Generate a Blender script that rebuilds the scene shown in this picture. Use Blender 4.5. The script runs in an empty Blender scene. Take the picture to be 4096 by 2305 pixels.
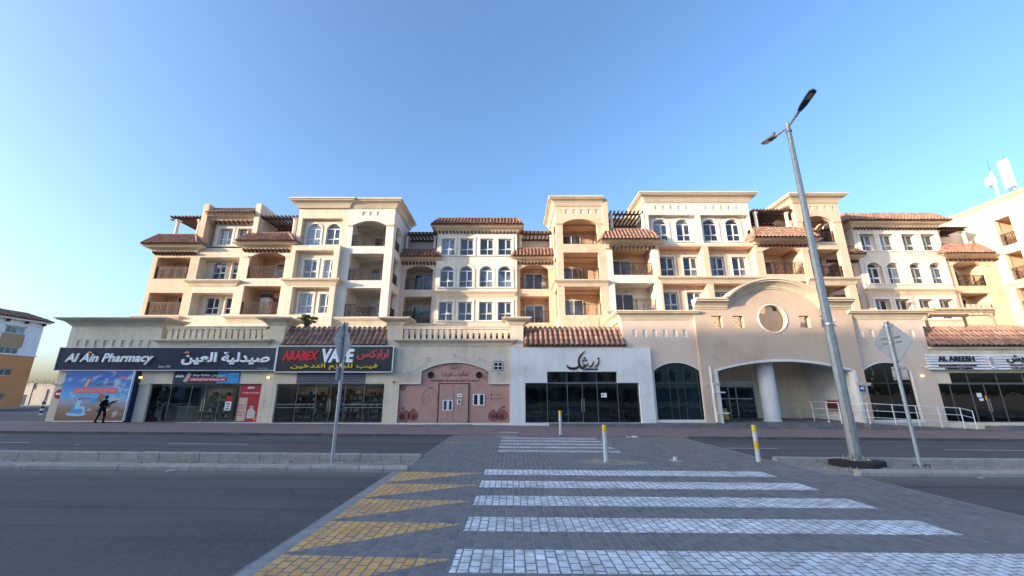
import bpy, bmesh, math, random
from mathutils import Vector, Matrix
from mathutils.geometry import tessellate_polygon
random.seed(7)
R = math.radians
SC = bpy.context.scene
COL = SC.collection

# ------------------------------------------------------------------ camera
cam_d = bpy.data.cameras.new('camera'); cam_d.lens = 14.0; cam_d.sensor_width = 36.0
cam_d.clip_end = 4000; cam_d.clip_start = 0.05
cam = bpy.data.objects.new('camera', cam_d); COL.objects.link(cam)
cam.location = (0, 0, 2.0); cam.rotation_euler = (R(90 + 14.87), 0, 0)
SC.camera = cam
# ------------------------------------------------------------------ sky and sun
SUN_EL, SUN_A = 11.0, 66.0          # elevation; angle of the light's run from +Y towards +X
w = bpy.data.worlds.new('World'); SC.world = w; w.use_nodes = True
wn, wl = w.node_tree.nodes, w.node_tree.links
sky = wn.new('ShaderNodeTexSky'); sky.sky_type = 'NISHITA'; sky.sun_disc = False
sky.sun_elevation = R(SUN_EL); sky.sun_rotation = R(180 + SUN_A)
sky.altitude = 0; sky.air_density = 0.9; sky.dust_density = 3.2; sky.ozone_density = 3.5
wl.new(sky.outputs[0], wn['Background'].inputs[0]); wn['Background'].inputs[1].default_value = 0.15
sun_d = bpy.data.lights.new('sun', 'SUN'); sun_d.energy = 2.5; sun_d.angle = R(0.55)
sun_d.color = (1.0, 0.79, 0.58)
sun = bpy.data.objects.new('sun', sun_d); COL.objects.link(sun)
sd = Vector((math.sin(R(SUN_A)) * math.cos(R(SUN_EL)), math.cos(R(SUN_A)) * math.cos(R(SUN_EL)), -math.sin(R(SUN_EL))))
sun.rotation_euler = sd.to_track_quat('-Z', 'Y').to_euler(); sun.location = (-60, -20, 40)
vs = SC.view_settings
vs.view_transform = 'Standard'; vs.look = 'None'; vs.gamma = 1.0; vs.use_curve_mapping = False
vs.exposure = 1.83
SC.render.engine = 'CYCLES'
SC.cycles.use_denoising = True
SC.cycles.max_bounces = 8; SC.cycles.transparent_max_bounces = 12

# ------------------------------------------------------------------ materials
MATS = {}
def ND(nt, kind, **kw):
    n = nt.nodes.new(kind)
    for k, v in kw.items():
        if k.startswith('i_'):
            n.inputs[k[2:].replace('_', ' ')].default_value = v
        else:
            setattr(n, k, v)
    return n
def newmat(name, base=(.5, .5, .5), rough=.8, metal=0., spec=.3):
    m = bpy.data.materials.new(name); m.use_nodes = True
    b = m.node_tree.nodes['Principled BSDF']
    b.inputs['Base Color'].default_value = (*base, 1)
    b.inputs['Roughness'].default_value = rough
    b.inputs['Metallic'].default_value = metal
    b.inputs['Specular IOR Level'].default_value = spec
    MATS[name] = m
    return m, m.node_tree, b
def posn(nt, scale=(1, 1, 1)):
    g = ND(nt, 'ShaderNodeNewGeometry'); mp = ND(nt, 'ShaderNodeMapping')
    mp.inputs['Scale'].default_value = scale
    nt.links.new(g.outputs['Position'], mp.inputs['Vector'])
    return mp.outputs[0]
def noise(nt, vec, scale, detail=4, rough=.6):
    n = ND(nt, 'ShaderNodeTexNoise'); n.inputs['Scale'].default_value = scale
    n.inputs['Detail'].default_value = detail; n.inputs['Roughness'].default_value = rough
    nt.links.new(vec, n.inputs['Vector']); return n.outputs['Fac']
def ramp(nt, fac, stops):
    r = ND(nt, 'ShaderNodeValToRGB'); el = r.color_ramp.elements
    while len(el) < len(stops): el.new(.5)
    for e, (p, c) in zip(el, stops):
        e.position = p; e.color = (*c, 1) if len(c) == 3 else c
    nt.links.new(fac, r.inputs[0]); return r.outputs[0]
def mixc(nt, fac, a, b, mode='MIX'):
    m = ND(nt, 'ShaderNodeMix', data_type='RGBA', blend_type=mode)
    for sock, v in ((m.inputs[0], fac), (m.inputs[6], a), (m.inputs[7], b)):
        if isinstance(v, (int, float)): sock.default_value = v
        elif isinstance(v, tuple): sock.default_value = (*v, 1) if len(v) == 3 else v
        else: nt.links.new(v, sock)
    return m.outputs[2]
def mth(nt, op, a, b=None, c=None, clamp=False):
    m = ND(nt, 'ShaderNodeMath', operation=op, use_clamp=clamp)
    for i, v in enumerate((a, b, c)):
        if v is None: continue
        if isinstance(v, (int, float)): m.inputs[i].default_value = v
        else: nt.links.new(v, m.inputs[i])
    return m.outputs[0]
def bump(nt, b, h, strength=.3, dist=.02):
    bp = ND(nt, 'ShaderNodeBump'); bp.inputs['Strength'].default_value = strength
    bp.inputs['Distance'].default_value = dist
    nt.links.new(h, bp.inputs['Height']); nt.links.new(bp.outputs[0], b.inputs['Normal'])
def rnd(nt):
    oi = ND(nt, 'ShaderNodeObjectInfo'); g = ND(nt, 'ShaderNodeNewGeometry')
    return mth(nt, 'FRACT', mth(nt, 'ADD', oi.outputs['Random'], g.outputs['Random Per Island']))

def stucco(name, c, dirt=.5, streak=.35):
    m, nt, b = newmat(name, c, .9, 0, .15)
    p = posn(nt)
    big = noise(nt, p, .35, 5, .65); st = noise(nt, posn(nt, (2.2, 2.2, .12)), 1.4, 5, .7)
    dk = tuple(x * y for x, y in zip(c, (.80, .78, .76))); lt = tuple(min(.85, x * 1.06) for x in c)
    col = ramp(nt, big, [(.3, dk), (.48, c), (.72, lt)])
    stf = ramp(nt, st, [(.50, (0, 0, 0)), (.75, (1, 1, 1))])
    col = mixc(nt, mth(nt, 'MULTIPLY', stf, streak), col, tuple(x * y for x, y in zip(c, (.62, .62, .62))))
    col2 = mixc(nt, mth(nt, 'MULTIPLY', ramp(nt, noise(nt, p, 9, 6, .7), [(.55, (0, 0, 0)), (.8, (1, 1, 1))]), dirt * .35), col, tuple(x * .6 for x in c))
    nt.links.new(col2, b.inputs['Base Color'])
    bump(nt, b, noise(nt, p, 60, 3, .6), .22, .012)
    return m
stucco('cream', (.68, .575, .45), streak=.45); stucco('tan', (.67, .485, .345), streak=.42); stucco('white_wall', (.70, .64, .56), streak=.45)
stucco('trim', (.64, .54, .405), streak=.45); stucco('grey_cream', (.66, .595, .465), streak=.5)
stucco('shop_cream', (.74, .635, .475), streak=.5); stucco('mauve', (.55, .425, .325), .4, .12); stucco('mauve_light', (.65, .52, .42), .4, .14)
stucco('pale', (.74, .735, .715), streak=.25); stucco('white_trim', (.72, .69, .62), streak=.4)
stucco('pure_white', (.70, .70, .69), streak=.3); stucco('niche', (.70, .69, .64), streak=.5)
stucco('orange_wall', (.62, .27, .115)); stucco('sand_wall', (.45, .30, .17)); stucco('concrete_wall', (.36, .35, .33))
stucco('opposite', (.60, .52, .42))

m, nt, b = newmat('tile', (.38, .19, .13), .75, 0, .2)
p = posn(nt)
c1 = ramp(nt, rnd(nt), [(0, (.235, .132, .097)), (.35, (.30, .170, .124)), (.7, (.355, .205, .148)), (.9, (.40, .245, .18)), (1, (.26, .17, .14))])
c2 = mixc(nt, ramp(nt, noise(nt, p, 5, 6, .7), [(.45, (0, 0, 0)), (.75, (.55, .55, .55))]), c1, (.20, .14, .115))
nt.links.new(c2, b.inputs['Base Color']); bump(nt, b, noise(nt, p, 45), .25, .01)

m, nt, b = newmat('timber', (.085, .04, .025), .7)
nt.links.new(ramp(nt, noise(nt, posn(nt, (8, 1, 8)), 4, 4), [(.3, (.06, .028, .018)), (.7, (.13, .062, .04))]), b.inputs['Base Color'])
m, nt, b = newmat('light_timber', (.42, .30, .20), .75)
nt.links.new(ramp(nt, noise(nt, posn(nt, (1, 8, 8)), 4, 4), [(.3, (.33, .23, .15)), (.7, (.48, .36, .25))]), b.inputs['Base Color'])
newmat('rail_metal', (.040, .021, .016), .5, .3, .4)
newmat('frame_white', (.72, .72, .70), .4, 0, .4)
newmat('mullion', (.20, .21, .21), .4, .5, .4); newmat('frame_grey', (.45, .46, .46), .35, .6, .4)
newmat('black', (.012, .012, .014), .5)
newmat('dark_grey', (.05, .052, .055), .6)
newmat('rail_white', (.74, .75, .75), .4, 0, .4)
newmat('yellow_plastic', (.72, .48, .02), .4)
newmat('red', (.45, .02, .03), .35); newmat('sign_white', (.82, .83, .84), .35)
newmat('letter_white', (.85, .87, .9), .35); newmat('letter_yellow', (.78, .52, .03), .4)
newmat('letter_dark', (.018, .022, .028), .4); newmat('halo', (.75, .45, .2), .5); newmat('print_maroon', (.13, .035, .032), .6); newmat('print_mid', (.27, .11, .09), .65)
newmat('letter_side', (.30, .28, .24), .5); newmat('leaf_orange', (.70, .22, .10), .5)
newmat('sign_red', (.60, .03, .04), .4); newmat('plaque_blue', (.01, .03, .11), .35)
newmat('skin', (.13, .075, .05), .55); newmat('cloth_black', (.013, .013, .016), .9, 0, .1); newmat('shoe', (.01, .01, .01), .4)
newmat('blue_print', (.05, .30, .60), .5); newmat('pale_blue', (.35, .60, .78), .5); newmat('pink_print', (.72, .16, .20), .5)
newmat('brown_print', (.26, .15, .10), .6); newmat('navy', (.012, .025, .06), .5); newmat('red_print', (.42, .03, .04), .45)
newmat('beige_print', (.58, .44, .34), .5); newmat('fabric_white', (.55, .53, .48), .9); newmat('fabric_dark', (.05, .05, .06), .9)
newmat('rubber', (.016, .016, .018), .7); newmat('steel', (.50, .51, .52), .3, .9, .5)
newmat('plastic_white', (.78, .78, .76), .45)

def noisy(name, a, c, scale, rough=.85, bscale=None, bs=.3, bd=.01, spec=.25, metal=0.):
    m, nt, b = newmat(name, a, rough, metal, spec); p = posn(nt)
    nt.links.new(ramp(nt, noise(nt, p, scale, 6, .65), [(.32, a), (.68, c)]), b.inputs['Base Color'])
    if bscale: bump(nt, b, noise(nt, p, bscale, 4), bs, bd)
    return m
noisy('galvanised', (.23, .25, .25), (.33, .35, .345), 7, .5, 60, .1, .003, .5, .35)
noisy('post_metal', (.36, .40, .42), (.44, .47, .49), 5, .45, None, 0, 0, .5, .4)
noisy('sign_back', (.40, .43, .44), (.47, .50, .51), 3, .5, None, 0, 0, .5, .3)
noisy('kerb', (.30, .285, .25), (.41, .39, .345), 3, .9, 50, .4, .01)
noisy('kerb_dark', (.075, .075, .08), (.14, .135, .135), 2, .9, 40, .4, .01)
noisy('edge_stone', (.13, .132, .135), (.20, .20, .198), 3, .9, 50, .3, .008)
noisy('granite', (.10, .105, .11), (.20, .20, .195), 2.2, .6, 80, .2, .004)
noisy('sand', (.25, .215, .175), (.36, .315, .255), 1.6, .95, 30, .8, .03)
noisy('desert', (.33, .27, .20), (.42, .35, .26), .3, .95, 4, .6, .05)
noisy('joint', (.22, .218, .21), (.32, .315, .30), 4, .95, 80, .4, .006)
noisy('bark', (.14, .11, .08), (.22, .18, .14), 12, .9, 30, .4, .01)
noisy('bollard_white', (.48, .49, .50), (.60, .61, .62), 6, .5)
noisy('fabric_carpet', (.40, .33, .27), (.52, .45, .38), 6, .95)
noisy('rock', (.26, .23, .19), (.42, .38, .32), 2, .95)

m, nt, b = newmat('asphalt', (.06, .06, .062), .82, 0, .3); p = posn(nt)
lo = noise(nt, posn(nt, (.3, 1, 1)), .45, 7, .65); fine = noise(nt, p, 55, 3, .7); midn = noise(nt, p, 11, 5, .75)
c1 = ramp(nt, lo, [(.3, (.056, .058, .060)), (.52, (.084, .084, .085)), (.72, (.116, .114, .112))])
c1 = mixc(nt, ramp(nt, midn, [(.40, (0, 0, 0)), (.66, (.6, .6, .6))]), c1, (.135, .132, .127))
c1 = mixc(nt, ramp(nt, fine, [(.50, (0, 0, 0)), (.74, (.75, .75, .75))]), c1, (.16, .158, .152))
c1 = mixc(nt, ramp(nt, noise(nt, p, 70, 2, .6), [(.56, (0, 0, 0)), (.72, (.7, .7, .7))]), c1, (.022, .023, .025))
tr = noise(nt, posn(nt, (.06, 1.6, 1)), 1.1, 4, .55)
c1 = mixc(nt, ramp(nt, tr, [(.50, (0, 0, 0)), (.68, (.7, .7, .7))]), c1, (.045, .046, .048))
sp = noise(nt, posn(nt, (.5, 1.3, 1)), 1.9, 3, .5)
c1 = mixc(nt, ramp(nt, sp, [(.70, (0, 0, 0)), (.76, (.6, .6, .6))]), c1, (.028, .028, .03))
vo = ND(nt, 'ShaderNodeTexVoronoi', feature='DISTANCE_TO_EDGE'); vo.inputs['Scale'].default_value = .23
wp = ND(nt, 'ShaderNodeVectorMath', operation='ADD'); nz = ND(nt, 'ShaderNodeTexNoise'); nz.inputs['Scale'].default_value = 1.2; nz.inputs['Detail'].default_value = 6
nt.links.new(p, nz.inputs['Vector']); nt.links.new(p, wp.inputs[0]); nt.links.new(nz.outputs['Color'], wp.inputs[1]); nt.links.new(wp.outputs[0], vo.inputs['Vector'])
ck = mth(nt, 'MULTIPLY', mth(nt, 'LESS_THAN', vo.outputs['Distance'], .0022), mth(nt, 'GREATER_THAN', noise(nt, p, .25, 2), .5))
c1 = mixc(nt, mth(nt, 'MULTIPLY', ck, .5), c1, (.018, .018, .02))
sy = ND(nt, 'ShaderNodeSeparateXYZ'); g_a = ND(nt, 'ShaderNodeNewGeometry'); nt.links.new(g_a.outputs['Position'], sy.inputs[0])
ky = mth(nt, 'ADD', sy.outputs[1], mth(nt, 'MULTIPLY', noise(nt, posn(nt, (.4, 1, 1)), 1.6, 5), 1.1))
kd = mth(nt, 'MULTIPLY', mth(nt, 'SMOOTH_MIN', mth(nt, 'MULTIPLY', mth(nt, 'SUBTRACT', ky, 12.1), .8, clamp=True), 1, .1), mth(nt, 'LESS_THAN', sy.outputs[1], 13))
c1 = mixc(nt, mth(nt, 'MULTIPLY', kd, .55), c1, (.22, .20, .17))
nt.links.new(c1, b.inputs['Base Color']); bump(nt, b, fine, .6, .01)

def brickmat(name, c1, c2, mortar, bw, bh, msize=.012):
    m, nt, b = newmat(name, c1, .9, 0, .15)
    t = ND(nt, 'ShaderNodeTexBrick'); p = posn(nt); nt.links.new(p, t.inputs['Vector'])
    t.inputs['Color1'].default_value = (*c1, 1); t.inputs['Color2'].default_value = (*c2, 1)
    t.inputs['Mortar'].default_value = (*mortar, 1); t.inputs['Scale'].default_value = 1
    t.inputs['Brick Width'].default_value = bw; t.inputs['Row Height'].default_value = bh
    t.inputs['Mortar Size'].default_value = msize
    col = mixc(nt, ramp(nt, noise(nt, p, .8, 6), [(.35, (0, 0, 0)), (.7, (.5, .5, .5))]), t.outputs['Color'], tuple(x * .65 for x in c1))
    nt.links.new(col, b.inputs['Base Color']); bump(nt, b, t.outputs['Fac'], -.4, .008)
brickmat('sidewalk', (.25, .185, .175), (.30, .225, .21), (.17, .145, .135), .24, .12)

# paver material: grey concrete bricks with the crossing's paint on top of them
m, nt, b = newmat('paver', (.12, .118, .115), .9, 0, .2)
g = ND(nt, 'ShaderNodeNewGeometry'); sx = ND(nt, 'ShaderNodeSeparateXYZ'); nt.links.new(g.outputs['Position'], sx.inputs[0])
X, Y = sx.outputs[0], sx.outputs[1]; p = posn(nt)
def inside(v, lo, hi): return mth(nt, 'MULTIPLY', mth(nt, 'GREATER_THAN', v, lo), mth(nt, 'LESS_THAN', v, hi))
wob = mth(nt, 'MULTIPLY', mth(nt, 'SUBTRACT', noise(nt, p, 9, 3), .5), .07)
Yw = mth(nt, 'ADD', Y, wob); Xw = mth(nt, 'ADD', X, wob)
s1 = mth(nt, 'LESS_THAN', mth(nt, 'MODULO', mth(nt, 'ADD', Yw, 2.158), 1.612), .80)
near = mth(nt, 'MULTIPLY', mth(nt, 'MULTIPLY', s1, inside(Xw, -.81, 7.58)), inside(Y, 2, 13.2))
s2 = mth(nt, 'LESS_THAN', mth(nt, 'MODULO', mth(nt, 'SUBTRACT', Yw, 17.0), 1.17), .56)
far = mth(nt, 'MULTIPLY', mth(nt, 'MULTIPLY', s2, inside(Xw, -.55, 4.4)), inside(Y, 17, 23.45))
t = mth(nt, 'DIVIDE', mth(nt, 'ADD', Xw, 3.3), 2.45)
ytop = mth(nt, 'SUBTRACT', 18.92, mth(nt, 'MULTIPLY', t, .10))
s = mth(nt, 'MODULO', mth(nt, 'SUBTRACT', ytop, Y), 1.56)
tri = mth(nt, 'LESS_THAN', s, mth(nt, 'MULTIPLY', mth(nt, 'SUBTRACT', 1, t), 1.50))
tri = mth(nt, 'MULTIPLY', mth(nt, 'MULTIPLY', tri, inside(X, -3.32, -.86)), inside(Y, 2, 12.74))
s3 = mth(nt, 'MODULO', mth(nt, 'SUBTRACT', 23.1, Y), 3.0)
tri2 = mth(nt, 'LESS_THAN', s3, mth(nt, 'MULTIPLY', mth(nt, 'SUBTRACT', .9, t), .7))
tri2 = mth(nt, 'MULTIPLY', mth(nt, 'MULTIPLY', tri2, inside(X, -3.1, -.8)), inside(Y, 17.2, 22.9))
wear = ramp(nt, noise(nt, p, 2.6, 8, .72), [(.40, (1, 1, 1)), (.66, (.36, .36, .36))])
tyre = ramp(nt, noise(nt, posn(nt, (.10, 1.5, 1)), 1.5, 5, .6), [(.46, (1, 1, 1)), (.66, (.74, .74, .74))])
wear = mth(nt, 'MULTIPLY', wear, tyre)
wear2 = ramp(nt, noise(nt, posn(nt, (1.6, .7, 1)), 1.7, 7, .7), [(.36, (.96, .96, .96)), (.66, (.45, .45, .45))])
r_ = rnd(nt)
base = ramp(nt, r_, [(0, (.14, .14, .142)), (.5, (.182, .180, .178)), (.8, (.21, .202, .195)), (1, (.168, .150, .143))])
base = mixc(nt, ramp(nt, noise(nt, p, 1.1, 6), [(.4, (0, 0, 0)), (.75, (.6, .6, .6))]), base, (.235, .225, .208))
base = mixc(nt, ramp(nt, noise(nt, p, 90, 2), [(.5, (0, 0, 0)), (.8, (.4, .4, .4))]), base, (.26, .25, .24))
whitec = mixc(nt, r_, (.82, .83, .83), (.88, .885, .89))
yelc = mixc(nt, r_, (.74, .39, .11), (.81, .46, .16))
geo_n = ND(nt, 'ShaderNodeSeparateXYZ'); nt.links.new(g.outputs['Normal'], geo_n.inputs[0])
top = mth(nt, 'GREATER_THAN', mth(nt, 'ABSOLUTE', geo_n.outputs[2]), .8)
wf = mth(nt, 'MULTIPLY', mth(nt, 'MULTIPLY', mth(nt, 'MAXIMUM', near, mth(nt, 'MULTIPLY', far, .75)), wear), top)
yf = mth(nt, 'MULTIPLY', mth(nt, 'MULTIPLY', mth(nt, 'MAXIMUM', tri, mth(nt, 'MULTIPLY', tri2, 0.4)), wear2), top)
col = mixc(nt, wf, base, whitec); col = mixc(nt, yf, col, yelc)
nt.links.new(col, b.inputs['Base Color']); bump(nt, b, noise(nt, p, 120, 3), .35, .005)

def glass(name, tint, ior=1.65, dark=0.0):
    m = bpy.data.materials.new(name); m.use_nodes = True; nt = m.node_tree; nt.nodes.clear(); MATS[name] = m
    o = ND(nt, 'ShaderNodeOutputMaterial'); mx = ND(nt, 'ShaderNodeMixShader'); fr = ND(nt, 'ShaderNodeFresnel')
    fr.inputs[0].default_value = ior
    gl = ND(nt, 'ShaderNodeBsdfGlossy'); gl.inputs['Roughness'].default_value = .01; gl.inputs['Color'].default_value = (.9, .95, 1, 1)
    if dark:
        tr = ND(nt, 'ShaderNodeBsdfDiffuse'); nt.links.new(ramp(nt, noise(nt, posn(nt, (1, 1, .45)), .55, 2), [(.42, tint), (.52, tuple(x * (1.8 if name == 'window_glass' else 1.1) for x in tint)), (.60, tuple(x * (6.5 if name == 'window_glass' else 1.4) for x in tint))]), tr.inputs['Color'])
    else:
        tr = ND(nt, 'ShaderNodeBsdfTransparent'); tr.inputs['Color'].default_value = (*tint, 1)
    wv = noise(nt, posn(nt), .9, 2)
    bp = ND(nt, 'ShaderNodeBump'); bp.inputs['Strength'].default_value = .12; bp.inputs['Distance'].default_value = .04
    nt.links.new(wv, bp.inputs['Height']); nt.links.new(bp.outputs[0], gl.inputs['Normal'])
    for i, s in ((0, fr.outputs[0]), (1, tr.outputs[0]), (2, gl.outputs[0])): nt.links.new(s, mx.inputs[i])
    nt.links.new(mx.outputs[0], o.inputs[0])
glass('window_glass', (.026, .034, .043), 1.66, 1); glass('shop_glass', (.74, .78, .76), 1.55)
glass('green_glass', (.0035, .014, .016), 1.75, 1); glass('clear_glass', (.75, .78, .76), 1.5); glass('mirror_glass', (.62, .61, .59), 1.5)
m, nt, b = newmat('lamp_glow', (.9, .6, .3), .4); b.inputs['Emission Color'].default_value = (1, .55, .2, 1); b.inputs['Emission Strength'].default_value = 1.2

# printed surfaces
m, nt, b = newmat('poster_print', (.1, .3, .6), .55)
g = ND(nt, 'ShaderNodeNewGeometry'); sx = ND(nt, 'ShaderNodeSeparateXYZ'); nt.links.new(g.outputs['Position'], sx.inputs[0])
zf = mth(nt, 'DIVIDE', mth(nt, 'ADD', sx.outputs[2], mth(nt, 'MULTIPLY', noise(nt, posn(nt), 1.2, 4), .5)), 4.0)
c1 = ramp(nt, zf, [(.10, (.20, .11, .075)), (.30, (.30, .18, .12)), (.40, (.34, .33, .35)), (.52, (.10, .42, .70)), (.72, (.03, .20, .55)), (.95, (.015, .09, .36))])
cl = ramp(nt, noise(nt, posn(nt, (1, 1, 1.5)), .9, 5), [(.58, (0, 0, 0)), (.68, (.8, .8, .8))])
nt.links.new(mixc(nt, cl, c1, (.50, .58, .64)), b.inputs['Base Color'])
noisy('pink_board', (.42, .235, .19), (.52, .31, .25), 1.1, .7, 30, .05, .004)
noisy('pink_door', (.42, .24, .20), (.50, .30, .25), 2.5, .65)
noisy('navy_board', (.016, .026, .05), (.026, .040, .075), .8, .25, None, 0, 0, .5)
noisy('black_board', (.010, .011, .014), (.02, .021, .026), 1.5, .3, None, 0, 0, .5)
m, nt, b = newmat('lattice', (.05, .05, .06), .6)
ck = ND(nt, 'ShaderNodeTexVoronoi'); ck.inputs['Scale'].default_value = 11; ck.inputs['Randomness'].default_value = 0
nt.links.new(posn(nt, (1, 0, .55)), ck.inputs['Vector'])
nt.links.new(ramp(nt, ck.outputs['Distance'], [(.18, (.5, .5, .52)), (.24, (.03, .03, .04)), (.5, (.04, .04, .05)), (.55, (.22, .22, .24))]), b.inputs['Base Color'])
def leafmat(name, a, c):
    m, nt, b = newmat(name, a, .55, 0, .3)
    nt.links.new(ramp(nt, rnd(nt), [(0, a), (1, c)]), b.inputs['Base Color'])
    b.inputs['Subsurface Weight'].default_value = 0
leafmat('leaf', (.07, .15, .04), (.17, .28, .075)); leafmat('leaf_dark', (.02, .04, .018), (.06, .09, .03))

# ------------------------------------------------------------------ mesh helpers
WL = {}
def wl_of(o): return WL.get(o, Vector((0, 0, 0)))
def link(o, parent, loc=None):
    COL.objects.link(o)
    if parent is not None:
        o.parent = parent
        o.location = (Vector(loc) - wl_of(parent)) if loc is not None else (0, 0, 0)
        WL[o] = Vector(loc) if loc is not None else wl_of(parent)
    else:
        o.location = loc or (0, 0, 0); WL[o] = Vector(loc or (0, 0, 0))
    return o
def tag(o, label=None, cat=None, group=None, kind=None):
    if label: o['label'] = label
    if cat: o['category'] = cat
    if group: o['group'] = group
    if kind: o['kind'] = kind
    return o
def thing(name, loc, label, cat, group=None):
    o = bpy.data.objects.new(name, None); o.empty_display_size = .3
    link(o, None, loc); return tag(o, label, cat, group)
class MB:
    def __init__(s): s.v = []; s.f = []
    def add(s, vs, fs):
        n = len(s.v); s.v += [tuple(v) for v in vs]; s.f += [tuple(i + n for i in f) for f in fs]; return s
    def box(s, x0, x1, y0, y1, z0, z1):
        return s.add([(x0, y0, z0), (x1, y0, z0), (x1, y1, z0), (x0, y1, z0), (x0, y0, z1), (x1, y0, z1), (x1, y1, z1), (x0, y1, z1)],
                     [(0, 3, 2, 1), (4, 5, 6, 7), (0, 1, 5, 4), (1, 2, 6, 5), (2, 3, 7, 6), (3, 0, 4, 7)])
    def quad(s, a, b_, c, d): return s.add([a, b_, c, d], [(0, 1, 2, 3)])
    def prism(s, poly, y0, y1, T=None):           # polygon in (u,z) extruded along depth
        n = len(poly); T = T or (lambda u, d, z: (u, d, z))
        vs = [T(u, y0, z) for u, z in poly] + [T(u, y1, z) for u, z in poly]
        tri = tessellate_polygon([[Vector((u, z, 0)) for u, z in poly]])
        fs = [tuple(t) for t in tri] + [tuple(n + i for i in reversed(t)) for t in tri]
        fs += [(i, (i + 1) % n, n + (i + 1) % n, n + i) for i in range(n)]
        return s.add(vs, fs)
    def tube(s, p0, p1, r0, r1=None, n=8, cap=True):
        p0, p1 = Vector(p0), Vector(p1); r1 = r0 if r1 is None else r1
        d = (p1 - p0).normalized(); a = d.orthogonal().normalized(); c = d.cross(a)
        vs = []
        for p_, r in ((p0, r0), (p1, r1)):
            for i in range(n):
                t = 2 * math.pi * i / n; vs.append(p_ + a * math.cos(t) * r + c * math.sin(t) * r)
        fs = [(i, (i + 1) % n, n + (i + 1) % n, n + i) for i in range(n)]
        if cap: fs += [tuple(range(n - 1, -1, -1)), tuple(range(n, 2 * n))]
        return s.add(vs, fs)
    def path(s, pts, r, n=6):
        for a, c in zip(pts, pts[1:]): s.tube(a, c, r, r, n)
        return s
    def lathe(s, c, prof, n=16):                  # prof [(r,z)]
        vs = []; fs = []
        for r, z in prof:
            for i in range(n):
                t = 2 * math.pi * i / n; vs.append((c[0] + r * math.cos(t), c[1] + r * math.sin(t), c[2] + z))
        for k in range(len(prof) - 1):
            for i in range(n): fs.append((k * n + i, k * n + (i + 1) % n, (k + 1) * n + (i + 1) % n, (k + 1) * n + i))
        fs += [tuple(range(n - 1, -1, -1)), tuple(range((len(prof) - 1) * n, len(prof) * n))]
        return s.add(vs, fs)
    def sweep(s, path, prof):                     # path [(x,y)], prof [(out,z)], outward = right of travel
        m = len(path); nrm = []
        for i in range(m - 1):
            d = Vector((path[i + 1][0] - path[i][0], path[i + 1][1] - path[i][1])).normalized(); nrm.append(Vector((d.y, -d.x)))
        offs = []
        for i in range(m):
            if i == 0: o = nrm[0]
            elif i == m - 1: o = nrm[-1]
            else:
                o = (nrm[i - 1] + nrm[i]); o = o / max(.3, o.dot(nrm[i]))
            offs.append(o)
        k = len(prof); vs = []
        for (x, y), o in zip(path, offs):
            for out, z in prof: vs.append((x + o.x * out, y + o.y * out, z))
        fs = []
        for i in range(m - 1):
            for j in range(k): fs.append((i * k + j, (i + 1) * k + j, (i + 1) * k + (j + 1) % k, i * k + (j + 1) % k))
        fs += [tuple(range(k)), tuple(range((m - 1) * k + k - 1, (m - 1) * k - 1, -1))]
        return s.add(vs, fs)
    def mesh(s, name, mat, off=None):
        me = bpy.data.meshes.new(name)
        vs = [tuple(Vector(v) - off) for v in s.v] if off is not None else s.v
        me.from_pydata(vs, [], s.f); me.materials.append(MATS[mat]); return me
    def build(s, name, mat, parent=None, smooth=False, loc=None, bevel=0):
        off = Vector(loc) if loc is not None else (wl_of(parent) if parent is not None else None)
        me = s.mesh(name, mat, off)
        if smooth:
            me.polygons.foreach_set('use_smooth', [True] * len(me.polygons))
            try: me.set_sharp_from_angle(angle=R(40))
            except Exception: pass
        o = bpy.data.objects.new(name, me); link(o, parent, tuple(off) if off is not None else None)
        if bevel:
            bv = o.modifiers.new('b', 'BEVEL'); bv.width = bevel; bv.segments = 2; bv.limit_method = 'ANGLE'
        return o
def put(name, me, parent, loc, rz=0):
    o = bpy.data.objects.new(name, me); link(o, parent, loc); o.rotation_euler.z = rz; return o
def rect(x0, x1, z0, z1): return [(x0, z0), (x1, z0), (x1, z1), (x0, z1)]
def arc(x0, x1, zs, zc, n=14):                    # right spring over crown to left spring
    wd = (x1 - x0) / 2; h = zc - zs; rr = (wd * wd + h * h) / (2 * h); cx = (x0 + x1) / 2; cz = zc - rr; a0 = math.asin(min(1, wd / rr))
    return [(cx + rr * math.sin(a0 - 2 * a0 * i / n), cz + rr * math.cos(a0 - 2 * a0 * i / n)) for i in range(n + 1)]
def archp(x0, x1, z0, zs, zc, n=14): return [(x0, z0), (x1, z0)] + arc(x0, x1, zs, zc, n)
def T_front(Y): return lambda u, d, z: (u, Y + d, z)
def T_px(X): return lambda u, d, z: (X - d, u, z)   # faces +X
def T_mx(X): return lambda u, d, z: (X + d, u, z)   # faces -X
def panel(parent, mat, outer, holes, T, thick=.3, name='wall'):
    """wall with a triangulated front, reveals of each hole (poly, depth) and outer edges of the given thickness"""
    mb = MB(); loops = [outer] + [h for h, _ in holes]
    tri = tessellate_polygon([[Vector((u, z, 0)) for u, z in l] for l in loops])
    flat = [q for l in loops for q in l]
    mb.add([T(u, 0, z) for u, z in flat], [tuple(t) for t in tri])
    for l, d in [(outer, thick)] + list(holes):
        n = len(l)
        mb.add([T(u, 0, z) for u, z in l] + [T(u, d, z) for u, z in l], [(i, (i + 1) % n, n + (i + 1) % n, n + i) for i in range(n)])
    return mb.build(name, mat, parent)
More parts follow.
